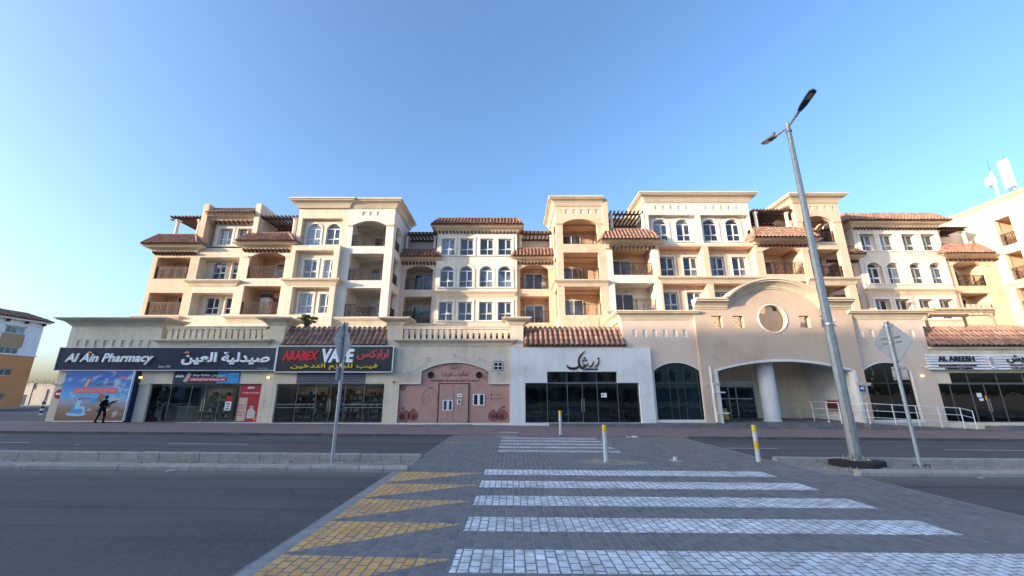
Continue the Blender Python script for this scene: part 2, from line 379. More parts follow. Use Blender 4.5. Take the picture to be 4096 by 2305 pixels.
def room(parent, mat, x0, x1, y0, y1, z0, z1, name='balcony_interior', T=None, skip=()):
    """inward box without the side that faces the street"""
    mb = MB(); c = [(x0, y0, z0), (x1, y0, z0), (x1, y1, z0), (x0, y1, z0), (x0, y0, z1), (x1, y0, z1), (x1, y1, z1), (x0, y1, z1)]
    fs = {'floor': (0, 1, 2, 3), 'top': (4, 7, 6, 5), 'back': (2, 6, 7, 3), 'left': (0, 3, 7, 4), 'right': (1, 5, 6, 2)}
    mb.add(c, [f for k, f in fs.items() if k not in skip]); return mb.build(name, mat, parent)

# windows -------------------------------------------------------
WC = {}
def window(parent, x0, x1, z0, z1, Y, rise=0, T=None, fm='frame_white', door=False, name='window'):
    wd, ht = round(x1 - x0, 2), round(z1 - z0, 2); key = (wd, ht, rise, fm, door)
    if key not in WC:
        f = .055; fr = MB(); panes = []; zs = ht - rise
        if door:
            fr.box(0, f, 0, .08, 0, ht).box(wd - f, wd, 0, .08, 0, ht).box(f, wd - f, 0, .08, ht - f, ht).box(f, wd - f, 0, .08, 0, .05)
            fr.box(wd / 2 - .05, wd / 2 + .05, -.02, .07, .05, ht - f)
            panes = [rect(f, wd / 2 - .05, .05, ht - f), rect(wd / 2 + .05, wd - f, .05, ht - f)]
        else:
            mx = wd * .54; mz = zs * .36
            fr.box(0, f, 0, .08, 0, zs).box(wd - f, wd, 0, .08, 0, zs).box(f, wd - f, 0, .08, 0, f).box(f, wd - f, 0, .08, zs - f, zs)
            fr.box(mx - .026, mx + .026, .002, .078, f, zs - f).box(f, mx - .026, .004, .076, mz - .024, mz + .024).box(mx + .026, wd - f, .004, .076, mz - .024, mz + .024)
            fr.box(mx + .036, wd - f, -.015, .0, mz + .03, mz + .10).box(mx + .036, wd - f, -.015, .0, zs - f - .06, zs - f)
            fr.box(mx + .036, mx + .09, -.015, .0, mz + .10, zs - f - .06).box(wd - f - .05, wd - f, -.015, .0, mz + .10, zs - f - .06)
            panes = [rect(f, mx - .035, f, mz - .03), rect(mx + .035, wd - f, f, mz - .03), rect(f, mx - .035, mz + .03, zs - f), rect(mx + .035, wd - f, mz + .03, zs - f)]
            if rise:
                a1 = arc(0, wd, zs, ht, 12); a2 = arc(f, wd - f, zs, ht - f, 12)
                fr.prism(a1 + a2[::-1], 0, .08); panes.append(a2)
        WC[key] = (fr.mesh(name, fm), [MB().prism(pl, .04, .052).mesh('pane', 'window_glass') for pl in panes])
    fm_, ps = WC[key]
    o = put(name, fm_, parent, (x0, Y, z0))
    for pm in ps: put('pane', pm, o, (x0, Y, z0))
    return o
def surround(parent, x0, x1, z0, z1, Y, rise=0, wdt=.2, out=.06, mat='white_trim', sill=True):
    if rise:
        zs = z1 - rise; o_ = archp(x0 - wdt, x1 + wdt, z0, zs, z1 + wdt, 14); i_ = archp(x0, x1, z0 - .01, zs, z1, 14)
        ring = [o_[1]] + o_[2:] + [o_[0]] + [(x0, z0)] + i_[2:][::-1] + [(x1, z0)]
        mb = MB().prism(ring, Y - out, Y + .05)
    else:
        mb = MB().box(x0 - wdt, x0, Y - out, Y + .05, z0, z1 + wdt).box(x1, x1 + wdt, Y - out, Y + .05, z0, z1 + wdt).box(x0, x1, Y - out, Y + .05, z1, z1 + wdt)
    if sill: mb.box(x0 - wdt - .03, x1 + wdt + .03, Y - out - .04, Y + .05, z0 - .13, z0 - .002)
    return mb.build('window_surround', mat, parent)
RC = {}
def railing(parent, x0, x1, z0, Y, h=1.15, rz=0, loc=None):
    L = round(abs(x1 - x0), 2); key = (L, h)
    if key not in RC:
        m_ = MB(); m_.box(0, L, -.025, .025, h - .04, h).box(0, L, -.012, .012, h - .17, h - .145).box(0, L, -.012, .012, .09, .115)
        n = max(2, round(L / .115)); st = L / n
        for i in range(n + 1):
            t = .025 if i % 8 == 0 else .012; x = min(max(i * st, t), L - t)
            m_.box(x - t, x + t, -t, t, 0 if i % 8 == 0 else .1, h - .03)
        k = max(1, round(L / .75))
        for j in range(k):
            c = (j + .5) * L / k; z0_, z1_ = .13, h - .19; zm = (z0_ + z1_) / 2
            for sg in (-1, 1):
                m_.tube((c, -.012, z0_), (c + sg * .15, -.012, zm), .014, n=4).tube((c + sg * .15, -.012, zm), (c, -.012, z1_), .014, n=4)
                m_.tube((c + sg * .07, -.014, z0_), (c - sg * .13, -.014, z1_), .008, n=4)
            pts = [(c + .075 * math.cos(a_ * math.pi / 5), -.016, zm + .075 * math.sin(a_ * math.pi / 5)) for a_ in range(11)]
            m_.path(pts, .010, 4)
        RC[key] = m_.mesh('railing', 'rail_metal')
    return put('railing', RC[key], parent, loc or (x0, Y, z0), rz)
def cornice(parent, path, zb, zt, out, mat='trim', name='cornice'):
    h = zt - zb; f = lambda a, b_: (out * a, zb + h * b_)
    prof = [(-.05, zb), f(.10, 0), f(.10, .10), f(.16, .10), f(.16, .18), f(.20, .20), f(.28, .34), f(.44, .52), f(.66, .64), f(.84, .69), f(.84, .80), f(.92, .80), f(.92, .84), f(1, .84), f(1, 1), (-.05, zt)]
    return MB().sweep(path, prof).build(name, mat, parent)
def ledge(parent, x0, x1, zb, zt, Y, out=.45, mat='trim', wrap=True):
    pth = [(x0, Y + .6), (x0, Y), (x1, Y), (x1, Y + .6)] if wrap else [(x0, Y), (x1, Y)]
    return cornice(parent, pth, zb, zt, out, mat, 'ledge')
# roof tiles ------------------------------------------------------
def tile_mesh():
    pr = [(-.5, .08), (-.38, .03), (-.31, .22), (-.17, .41), (.02, .48), (.21, .41), (.35, .22), (.42, .03), (.5, .08)]
    mb = MB(); n = len(pr); vs = []
    for y, dz, sc in ((0, .16, 1.04), (1.1, 0, .96)):
        vs += [(x * sc, y, z + dz) for x, z in pr]
    vs += [(x * 1.04, 0.0, z + .16 - .13) for x, z in pr]
    fs = [(i, i + 1, n + i + 1, n + i) for i in range(n - 1)] + [(i + 1, i, 2 * n + i, 2 * n + i + 1) for i in range(n - 1)]
    mb.add(vs, fs); return mb
TILE_MB = tile_mesh(); TILE = TILE_MB.mesh('roof_tile', 'tile')
TILE.polygons.foreach_set('use_smooth', [i < 8 for i in range(len(TILE.polygons))])
TILES = {}
def slope(root, BL, BR, TR, TL, pitch, rows, prio=0, host=None, hips=True):
    BL, BR, TR, TL = map(Vector, (BL, BR, TR, TL)); u = (BR - BL).normalized(); L = (BR - BL).length
    nrm = u.cross((TL - BL)).normalized(); v = nrm.cross(u).normalized(); H = (TL - BL).dot(v); rl = H / rows
    sl = (TL - BL).dot(u); sr = (TR - BL).dot(u); n = max(1, round(L / pitch)); pt = L / n
    if host is None:
        t_ = -nrm * .06
        host = MB().add([BL + t_, BR + t_, TR + t_, TL + t_, BL - nrm * .01, BR - nrm * .01, TR - nrm * .01, TL - nrm * .01], [(0, 1, 2, 3), (4, 5, 6, 7), (0, 1, 5, 4), (1, 2, 6, 5), (2, 3, 7, 6), (3, 0, 4, 7)]).build('roof', 'tile', root)
    for r in range(rows):
        vm = (r + .5) / rows; lo, hi = sl * vm, L + (sr - L) * vm
        for i in range(n):
            s_ = (i + .5) * pt
            if s_ < lo + .02 or s_ > hi - .02: continue
            j = random.uniform(-.008, .008)
            P = BL + u * (s_ + j) + v * (r * rl - .04 + random.uniform(-.012, .012)) + nrm * .0
            M = Matrix((u.to_4d() * pt, v.to_4d() * rl, nrm.to_4d() * pt, P.to_4d())).transposed(); M[3] = (0, 0, 0, 1)
            TILES.setdefault(root, []).append((prio, len(TILES.get(root, [])), M, host))
    if hips:
        mb = MB()
        for a, c in ((BL, TL), (BR, TR)):
            if abs((c - a).dot(u)) > .15: mb.path([a + nrm * .06, (a + c) / 2 + nrm * .09, c + nrm * .08], .11, 7)
        mb.path([TL + nrm * .05, TR + nrm * .05], .10, 7)
        mb.build('ridge_tile', 'tile', root, smooth=True)
    return host
def flush_tiles():
    for root, lst in TILES.items():
        lst.sort(key=lambda q: (q[0], q[1])); big = MB(); o_ = Matrix.Translation(-wl_of(root))
        for k, (_, _, M, host) in enumerate(lst):
            if k < 300:
                o = bpy.data.objects.new('roof_tile', TILE); COL.objects.link(o); o.parent = host
                o.matrix_basis = Matrix.Translation(-wl_of(host)) @ M
            else:
                big.add([M @ Vector(v) for v in TILE_MB.v], TILE_MB.f)
        if big.v: tag(big.build('roof_tiles', 'tile', root), kind='stuff')

# lettering -----------------------------------------------------
def text_mesh(body, bold=0., shear=0., ext=.04):
    c = bpy.data.curves.new('t', 'FONT'); c.body = body; c.size = 1; c.offset = bold; c.shear = shear; c.extrude = ext; c.resolution_u = 3
    o = bpy.data.objects.new('t', c); me = bpy.data.meshes.new_from_object(o)
    vs = [tuple(v.co) for v in me.vertices]; fs = [tuple(p_.vertices) for p_ in me.polygons]
    bpy.data.objects.remove(o); bpy.data.meshes.remove(me); bpy.data.curves.remove(c); return vs, fs
AR = {'ا': 0xFE8D, 'أ': 0xFE83, 'إ': 0xFE87, 'ب': 0xFE8F, 'ة': 0xFE93, 'ت': 0xFE95, 'خ': 0xFEA5, 'د': 0xFEA9, 'ر': 0xFEAD, 'ز': 0xFEAF, 'س': 0xFEB1, 'ش': 0xFEB5, 'ص': 0xFEB9,
      'ط': 0xFEC1, 'ع': 0xFEC9, 'ف': 0xFED1, 'ق': 0xFED5, 'ك': 0xFED9, 'ل': 0xFEDD, 'م': 0xFEE1, 'ن': 0xFEE5, 'و': 0xFEED, 'ي': 0xFEF1}
NJ = set('اأإةدرزو')
ADV = {}
def arabic(s_):
    out = []; i = 0
    while i < len(s_):
        ch = s_[i]
        if ch not in AR: out.append(ch); i += 1; continue
        pj = i > 0 and s_[i - 1] in AR and s_[i - 1] not in NJ
        if ch == 'ل' and i + 1 < len(s_) and s_[i + 1] in 'اإ':
            out.append(chr({'ا': 0xFEFB, 'إ': 0xFEF9}[s_[i + 1]] + pj)); i += 2; continue
        nj = i + 1 < len(s_) and s_[i + 1] in AR and ch not in NJ
        out.append(chr(AR[ch] + (pj if ch in NJ else (3 if pj and nj else 1 if pj else 2 if nj else 0)))); i += 1
    return out[::-1]
def glyph_run(chars, bold, shear, ext):
    V, Fc = [], []; x = 0
    bar = max(v[0] for v in text_mesh('|')[0])
    for k, ch in enumerate(chars):
        if ch not in ADV: ADV[ch] = max(v[0] for v in text_mesh(ch + '|')[0]) - bar
        if ch != ' ':
            vs, fs = text_mesh(ch, bold, shear, ext + .004 * (k % 2)); n = len(V)
            V += [(v[0] + x, v[1], v[2]) for v in vs]; Fc += [tuple(i + n for i in f) for f in fs]
        x += ADV[ch]
    return V, Fc
def letters(parent, body, x0, x1, z0, z1, Y, mat, depth=.02, bold=0., shear=0., name='lettering', T=None):
    ar = any(c in AR for c in body)
    vs, fs = glyph_run(arabic(body), bold, shear, .04) if ar else text_mesh(body, bold, shear)
    ax, bx_ = min(v[0] for v in vs), max(v[0] for v in vs); ay, by = min(v[1] for v in vs), max(v[1] for v in vs)
    az, bz = min(v[2] for v in vs), max(v[2] for v in vs)
    T = T or T_front(Y)
    mb = MB(); mb.add([T(x0 + (v[0] - ax) / (bx_ - ax) * (x1 - x0), -(v[2] - az) / (bz - az) * depth, z0 + (v[1] - ay) / (by - ay) * (z1 - z0)) for v in vs], fs)
    return mb.build(name, mat, parent)
def disc(parent, cx, cz, r, Y, mat, name, depth=.01, rx=None, n=20, T=None):
    rx = rx or r
    return MB().prism([(cx + rx * math.cos(2 * math.pi * i / n), cz + r * math.sin(2 * math.pi * i / n)) for i in range(n)], -depth, 0, T or T_front(Y)).build(name, mat, parent)
def plate(parent, poly, Y, mat, name, depth=.01):
    return MB().prism(poly, Y - depth, Y).build(name, mat, parent)
def rrect(x0, x1, z0, z1, r, n=5):
    pts = []
    for cx, cz, a in ((x1 - r, z0 + r, -90), (x1 - r, z1 - r, 0), (x0 + r, z1 - r, 90), (x0 + r, z0 + r, 180)):
        pts += [(cx + r * math.cos(R(a + 90 * i / n)), cz + r * math.sin(R(a + 90 * i / n))) for i in range(n + 1)]
    return pts

# ================================================================== THE SETTING
GA, GB = -.28, -.0075
def gz(x): return GA + GB * x
def sheet(name, x0, x1, y0, y1, h, mat, thick=0, parent=None, kind='structure'):
    mb = MB()
    if thick:
        mb.add([(x, y, gz(x) + hh) for hh in (h - thick, h) for x, y in ((x0, y0), (x1, y0), (x1, y1), (x0, y1))],
               [(4, 5, 6, 7), (0, 1, 5, 4), (1, 2, 6, 5), (2, 3, 7, 6), (3, 0, 4, 7)])
    else:
        mb.quad(*[(x, y, gz(x) + h) for x, y in ((x0, y0), (x1, y0), (x1, y1), (x0, y1))])
    o = mb.build(name, mat, parent)
    if kind and parent is None: o['kind'] = kind
    return o
# ground sheet: follows the street's slight fall near by, level far away
mb = MB(); xs = [-2000, -140, -60, 60, 140, 2000]; ys = [-2000, 60, 2000]
gr = lambda x: gz(max(-60, min(60, x))) - .35
mb.add([(x, y, gr(x)) for y in ys for x in xs], [(j * 6 + i, j * 6 + i + 1, j * 6 + i + 7, j * 6 + i + 6) for j in range(2) for i in range(5)])
tag(mb.build('ground', 'desert'), kind='structure')
sheet('road', -140, 60, -9, 12.85, 0, 'asphalt', .4)
sheet('road', -140, 60, 15.45, 22.8, .0, 'asphalt', .4)
side = sheet('sidewalk', -36, 60, 22.95, 30.2, .12, 'sidewalk', .4)
sheet('sidewalk', -140, 60, -14, -9.2, .13, 'sidewalk', .4)
sheet('side_street', -62, -36.1, 22.85, 62, .004, 'asphalt', .3)
sheet('sidewalk', -140, -62.2, 36, 62, .12, 'desert', .4)

# median: sand trough, kerb stones
med = MB()
def medh(x, y): return -.02 + .05 * math.sin(x * 1.3) * math.sin(y * 2.1) + random.uniform(-.015, .015) - (.10 if x < -9 else .03)
for xa, xb in ((-60, -3.2), (9.6, 60)):
    nx = 90; ny = 8
    vs = [(xa + (xb - xa) * i / nx, 13.0 + 2.3 * j / ny) for j in range(ny + 1) for i in range(nx + 1)]
    med.add([(x, y, gz(x) + medh(x, y)) for x, y in vs], [(j * (nx + 1) + i, j * (nx + 1) + i + 1, (j + 1) * (nx + 1) + i + 1, (j + 1) * (nx + 1) + i) for j in range(ny) for i in range(nx)])
median = med.build('median', 'sand', None, smooth=True); median['kind'] = 'structure'
KS = MB().add([(0, 0, -.3), (.70, 0, -.3), (.70, .27, -.3), (0, .27, -.3), (0, 0, .10), (.70, 0, .10), (.70, .06, .165), (0, .06, .165), (0, .25, .165), (.70, .25, .165), (0, .27, .14), (.70, .27, .14)],
              [(0, 1, 5, 4), (4, 5, 6, 7), (7, 6, 9, 8), (8, 9, 11, 10), (10, 11, 2, 3), (0, 4, 7, 8, 10, 3), (1, 2, 11, 9, 6, 5)]).mesh('kerb_stone', 'kerb')
KS_B = KS.copy(); KS_B.transform(Matrix.Translation((.70, .27, 0)) @ Matrix.Rotation(math.pi, 4, 'Z'))
def kerb_run(parent, xa, xb, y, me, strip=None, mat='kerb', h=0):
    x = xa
    while x < xb - .3:
        o = put('kerb_stone', me, parent, (x, y + random.uniform(-.008, .008), gz(x) + h + random.uniform(-.006, .006)))
        o.rotation_euler.y = -math.atan(GB) + random.uniform(-.006, .006)
        x += .716
    if strip: sheet('kerb', strip[0], strip[1], y, y + .27, .16 + h, mat, .4, parent)
kerb_run(median, -21.0, -3.2, 12.78, KS, (-140, -21.05)); kerb_run(median, 10.3, 22.0, 12.78, KS, (22.5, 60))
kerb_run(median, -24.0, -3.4, 15.22, KS_B, (-140, -24.05)); kerb_run(median, 9.4, 25.0, 15.22, KS_B, (25.5, 60))
KD = MB().box(0, .70, 0, .15, -.3, .125).mesh('kerb_stone', 'kerb_dark')
x = -36
while x < 40:
    if not -3.3 < x < 9.0: put('kerb_stone', KD, side, (x, 22.795, gz(x) + random.uniform(-.006, .006)))
    x += .712
sheet('kerb', 40.4, 60, 22.795, 22.945, .125, 'kerb_dark', .4, side)
rock = MB()
for i in range(900):
    x = random.choice((random.uniform(-22, -3.6), random.uniform(9.8, 24), random.uniform(-12, -3.6))); y = random.uniform(13.1, 15.15); r = random.uniform(.006, .03) * (1 + (random.random() < .05))
    c = Vector((x, y, gz(x) - .08 + (.05 if x > -9 else 0))); vs = [c + Vector((random.uniform(-1, 1), random.uniform(-1, 1), random.uniform(.4, 1.6))) * r for _ in range(3)] + [c + Vector((a, b_, -1)) * r for a, b_ in ((1, 1), (-1, 1), (0, -1.3))]
    rock.add(vs, [(0, 1, 2), (0, 3, 1), (1, 3, 4), (1, 4, 2), (2, 4, 5), (2, 5, 0), (0, 5, 3)])
tag(rock.build('gravel', 'rock'), 'loose pale stones scattered over the sandy median strip', 'gravel', kind='stuff')
# paver crossing -------------------------------------------------
bed = sheet('crossing', -3.5, 10.0, 2.0, 12.85, .041, 'joint', .35)
sheet('crossing_bed', -3.35, 9.4, 12.85, 15.45, .041, 'joint', .35, bed); sheet('crossing_bed', -3.3, 9.25, 15.45, 22.96, .041, 'joint', .35, bed)
BWX, BLY, GAP = .150, .222, .008
bv = MB(); w_, l_ = (BWX - GAP) / 2, (BLY - GAP) / 2; c_ = .007
bv.add([(-w_, -l_, -.02), (w_, -l_, -.02), (w_, l_, -.02), (-w_, l_, -.02), (-w_ + c_, -l_ + c_, .01), (w_ - c_, -l_ + c_, .01), (w_ - c_, l_ - c_, .01), (-w_ + c_, l_ - c_, .01)],
       [(4, 5, 6, 7), (0, 1, 5, 4), (1, 2, 6, 5), (2, 3, 7, 6), (3, 0, 4, 7)])
BRICK = bv.mesh('paving_brick', 'paver'); rest = MB(); cnt = 0
def brick_at(x, y, as_obj):
    z = gz(x) + .036 + random.uniform(-.0015, .0015); tx, ty = random.gauss(0, .007), random.gauss(0, .005)
    if as_obj:
        o = put('paving_brick', BRICK, bed, (x, y, z)); o.rotation_euler = (tx, ty - math.atan(GB) * 0 + .0075, random.gauss(0, .006))
    else:
        s_ = random.gauss(0, .006)
        rest.add([(x + v[0] - s_ * v[1], y + v[1] + s_ * v[0], z + v[2] + tx * v[1] - (ty + .0075) * v[0]) for v in bv.v], bv.f)
rowlist = []
for col in range(int(13.3 / BWX)):
    x = -3.27 + (col + .5) * BWX
    off = (col % 2) * .5 * BLY + random.uniform(-.012, .012)
    for k in range(int(17.8 / BLY)):
        y = 5.1 + k * BLY + off
        if y > 22.85: continue
        if y > 15.4 and x > 9.15: continue
        if 12.85 < y and x > 9.3: continue
        rowlist.append((x, y))
inview = lambda q: abs(q[0]) < 1.30 * (q[1] * .9665 - .59) and q[1] > 5.75
vis = sorted([q for q in rowlist if inview(q)], key=lambda q: q[1] ** 2 + .15 * q[0] ** 2); near300 = set(vis[:300])
for q in rowlist: brick_at(*q, q in near300)
tag(rest.build('paving_bricks', 'paver', bed), kind='stuff')
ES = MB().box(0, .23, 0, .98, -.3, .035).mesh('edge_stone', 'edge_stone')
for i in range(9): put('edge_stone', ES, bed, (-3.55, 4.2 + i * .99, gz(-3.5) + random.uniform(-.004, .004)))
pit = MB(); rng = [1.0 + .16 * math.sin(i * 1.7) + random.uniform(-.08, .08) for i in range(40)]
vs = [(3.35, 14.72, gz(3.35) + .075)]; fs = []
for k in range(1, 6):
    for i in range(40):
        a_ = 2 * math.pi * i / 40; q_ = k / 5 * rng[i]; vs.append((3.35 + 1.12 * q_ * math.cos(a_), 14.72 + .62 * q_ * math.sin(a_), gz(3.35) + (.068 + random.uniform(-.008, .008) if k < 5 else .038)))
fs = [(0, 1 + i, 1 + (i + 1) % 40) for i in range(40)] + [(1 + k * 40 + i, 1 + (k + 1) * 40 + i, 1 + (k + 1) * 40 + (i + 1) % 40, 1 + k * 40 + (i + 1) % 40) for k in range(4) for i in range(40)]
pit.add(vs, fs); pit.build('sand_patch', 'sand', bed, smooth=True)
# blends of dust on the right end of the table
# painted lines
def paint(name, x0, x1, y0, y1, h=.004): return sheet(name, x0, x1, y0, y1, h, 'road_paint')
noisy('road_paint', (.45, .46, .46), (.62, .63, .63), 3, .8)
for x0, x1 in ((-26.5, -21.6), (-15.4, -11.8), (9.5, 11.9), (19.3, 23.5), (27, 31), (-36, -32)): paint('lane_marking', x0, x1, 18.98, 19.09)
tag(MB().add([(x, y, gz(x) + .045 + z) for x, y, z in ((-.9, 22.6, 0), (.35, 22.6, 0), (.35, 24.4, .1), (-.75, 24.4, .1))], [(0, 1, 2, 3)]).build('kerb_ramp', 'kerb'), kind='structure')

# ================================================================== SHOP BUILDING (podium)
P = 29.8
shop = thing('shop_building', (0, 30, 0), 'single-storey row of shops with tiled eaves, balustrades and an arched portico', 'building')
S = shop
def M(x, z, Y, Yr=P):
    k = Y / Yr; return x * k, 2 + (z - 2) * k
def niches(parent, xs, z0, z1, wd, Y, mat='niche', d=.08):
    pass
# --- pharmacy block
nich = [(rect(-32.52 + i * .668, -32.52 + i * .668 + .30, 5.36, 5.86), .07) for i in range(9)]
panel(S, 'grey_cream', rect(-33.22, -26.35, -.6, 6.98), nich, T_front(P), 10)
MB().box(-33.2, -26.36, P + .071, P + .2, 5.2, 6).build('wall', 'grey_cream', S)
cornice(S, [(-33.22, P + 8), (-33.22, P), (-26.35, P), (-26.35, P + 1.6)], 6.96, 7.50, .75, 'grey_cream')
MB().box(-33.1, -26.5, P + .1, P + 8, 6.9, 7.3).build('roof_slab', 'grey_cream', S)
# --- pharmacy front
gl1 = rect(-26.3, -18.2, -.15, 2.70)
panel(S, 'shop_cream', rect(-26.35, -17.45, -.6, 5.45), [(gl1, .35)], T_front(P), 1)
for a_, c_2, zb in ((-33.4, -32.62, 2.68), (-27.5, -26.4, 2.68)):
    MB().box(a_, c_2, P - .10, P + .02, zb, zb + .08).box(a_ + .04, c_2 - .04, P - .06, P + .02, zb - .1, zb).build('string_course', 'shop_cream', S)
def balustrade(x0, x1, n, mat):
    cornice(S, [(x0, P + .5), (x0, P), (x1, P), (x1, P + .5)], 5.41, 5.93, .42, mat)
    MB().box(x0 + .15, x1 - .1, P - .02, P + .3, 6.70, 6.92).box(x0 + .12, x1 - .08, P - .06, P + .34, 6.86, 6.925).build('balustrade_cap', mat, S)
    MB().box(x0 + .15, x1 - .1, P - .0, P + .28, 5.85, 5.97).build('balustrade_base', mat, S)
    me = MB().box(-.14, .14, 0, .22, 5.97, 6.70).mesh('baluster', mat)
    for i in range(n): put('baluster', me, S, (x0 + .45 + i * (x1 - x0 - .8) / (n - 1), P + .03, 0))
    MB().box(x0, x1, P + .3, 31.2, 5.6, 5.8).build('terrace_floor', mat, S)
balustrade(-26.2, -18.2, 17, 'shop_cream'); balustrade(-8.4, -.12, 18, 'cream')
def pier(x0, x1, mat='shop_cream', zt=7.06):
    MB().box(x0, x1, P - .02, P + 1.2, 5.0, zt).build('pier', mat, S)
    cornice(S, [(x0, P + 1.4), (x0, P - .02), (x1, P - .02), (x1, P + 1.4)], zt - .03, zt + .48, .62, mat)
pier(-18.45, -17.1); pier(-9.35, -8.2, 'cream'); pier(-.15, .85, 'cream')
# --- eaves roofs
def eave(x0, x1, n_rows=4, mat='shop_cream'):
    slope(S, (x0, P - .28, 5.42), (x1, P - .28, 5.42), (x1, P + .95, 6.95), (x0, P + .95, 6.95), .385, n_rows, host=None, hips=False)
    MB().box(x0, x1, P - .12, P + .3, 5.22, 5.38).build('eave_board', mat, S)
    MB().box(x0 - .1, x1 + .1, P + .75, P + 1.2, 5.0, 6.9).build('wall', mat, S)
eave(-17.12, -9.3); eave(.87, 8.45); eave(31.0, 46.0)
# --- vape front
gl2 = rect(-17.1, -9.28, 0, 2.70)
panel(S, 'shop_cream', rect(-17.45, -8.42, -.6, 5.3), [(gl2, .3)], T_front(P), 1)
# --- restaurant front (pink boards)
pk = [(-8.22, 0), (-.17, 0), (-.17, 2.70), (-1.69, 2.70)] + arc(-6.65, -1.69, 3.62, 4.24, 16) + [(-6.65, 2.70), (-8.22, 2.70)]
panel(S, 'cream', rect(-8.42, -.1, -.6, 5.45), [(pk, .15)], T_front(P), 1)
inset = [(x + (.03 if x < -4.2 else -.03), z) for x, z in pk]
ring = pk + [pk[0]]
MB().prism(pk, P + .13, P + .2).build('shopfront_board', 'pink_board', S)
fr = MB(); lp = pk[2:] + [pk[0]]
for (ax, az), (bx_, bz) in zip(lp, lp[1:]): fr.tube((ax, P - .01, az), (bx_, P - .01, bz), .035, n=4)
fr.build('trim_strip', 'frame_white', S)
# --- white restaurant front
PW = P - .22
holeW = [(.95, 0), (9.2, 0), (9.2, 2.76), (7.66, 2.76), (7.66, 3.56), (2.55, 3.56), (2.55, 2.76), (.95, 2.76)]
panel(S, 'pale', rect(-.13, 10.2, -.6, 5.26), [(holeW, .45)], T_front(PW), .24)
# --- mauve blocks either side of the portico
def mauve(x0, x1, ax0, ax1, nx, zt, corn, low=None):
    hl = [(rect(q, q + .29, 6.10, 6.66), .07) for q in nx] + [(archp(ax0, ax1, .18, 3.65, 4.24, 16), .3)]
    low = low or x0
    outl = rect(x0, x1, -.6, zt) if low == x0 else [(low, -.6), (x1, -.6), (x1, zt), (x0, zt), (x0, 5.1), (low, 5.1)]
    panel(S, 'mauve_light', outl, hl, T_front(P), .9 if low != x0 else 8)
    MB().box(x0 + .05, x1 - .05, P + .072, P + .2, 6.0, 6.8).build('niche_back', 'niche', S)
    cornice(S, corn, zt - .02, zt + .64, .55, 'trim')
    t_ = MB(); ap = archp(ax0, ax1, .18, 3.65, 4.24, 16)
    for (ax, az), (bx_, bz) in zip(ap[1:] + ap[:1], ap[2:] + ap[:2]): t_.tube((ax, P - .01, az), (bx_, P - .01, bz), .04, n=4)
    t_.build('trim_strip', 'frame_white', S)
    MB().box(x0 + .1, x1 - .1, P + .5, P + 8, 6.9, 7.6).build('roof_slab', 'mauve', S)
mauve(8.3, 13.95, 10.36, 13.75, [9.08 + .76 * i for i in range(6)], 7.42, [(8.3, P + 4), (8.3, P), (14.0, P)], 10.05)
mauve(25.35, 31.0, 25.75, 29.25, [26.14 + .76 * i for i in range(6)], 7.45, [(25.3, P), (31.0, P), (31.0, P + 4)])
# --- portico
PP = P - .25
def topz(x, base, peak, xl=16.3, xr=23.2):
    if x <= xl or x >= xr: return base
    return None
kl, kr = 16.25, 23.25
def arch_line(z0, zc, n=24):
    a_ = arc(kl, kr, z0, zc, n)[::-1]; return [(13.75, z0)] + a_ + [(25.6, z0)]
wall_top = arch_line(8.2, 9.75)
rc = [(19.6 + 1.07 * math.cos(2 * math.pi * i / 28), 7.47 + 1.07 * math.sin(2 * math.pi * i / 28)) for i in range(28)]
opening = [(14.72, -.1), (25.0, -.1)] + arc(14.72, 25.0, 3.65, 4.46, 20)
sqs = [rect(a_, a_ + .80, 6.77, 7.68) for a_ in (15.02, 16.62, 21.6, 23.2)]
panel(S, 'mauve', [(25.6, -.6), (25.6, 8.2)] + wall_top[::-1][1:-1] + [(13.75, 8.2), (13.75, -.6)], [(rc, .5), (opening, .6)] + [(q, .5) for q in sqs], T_front(PP), 1.6)
# curved gable cornice: profile swept along the arch line
prof = [(-.05, 0), (.07, 0), (.07, .08), (.14, .10), (.20, .24), (.40, .42), (.60, .50), (.60, .60), (.70, .62), (.70, .76), (-.3, .76)]
lines = []
ln = arch_line(8.2, 9.75, 24); nl = []
for i, (x, z) in enumerate(ln):
    a_ = ln[max(0, i - 1)]; c2_ = ln[min(len(ln) - 1, i + 1)]; d = Vector((c2_[0] - a_[0], c2_[1] - a_[1])).normalized(); nl.append(Vector((-d.y, d.x)))
nl[0] = nl[-1] = Vector((0, 1)); mb = MB(); k = len(prof)
mb.add([(x + n_.x * pz, PP - po, z + n_.y * pz) for (x, z), n_ in zip(ln, nl) for po, pz in prof],
       [(i * k + j, (i + 1) * k + j, (i + 1) * k + (j + 1) % k, i * k + (j + 1) % k) for i in range(len(ln) - 1) for j in range(k)] + [tuple(range(k)), tuple(range(len(ln) * k - 1, len(ln) * k - k - 1, -1))])
mb.build('gable_cornice', 'trim', S)
ringm = MB()
for (ax, az), (bx_, bz) in zip(rc, rc[1:] + rc[:1]): ringm.tube((ax, PP - .01, az), (bx_, PP - .01, bz), .055, n=6)
ringm.build('round_window_frame', 'white_trim', S)
MB().prism([(19.6 + (x - 19.6) * .99, 7.47 + (z - 7.47) * .99) for x, z in rc], PP + .4, PP + .42).build('round_pane', 'mirror_glass', S)
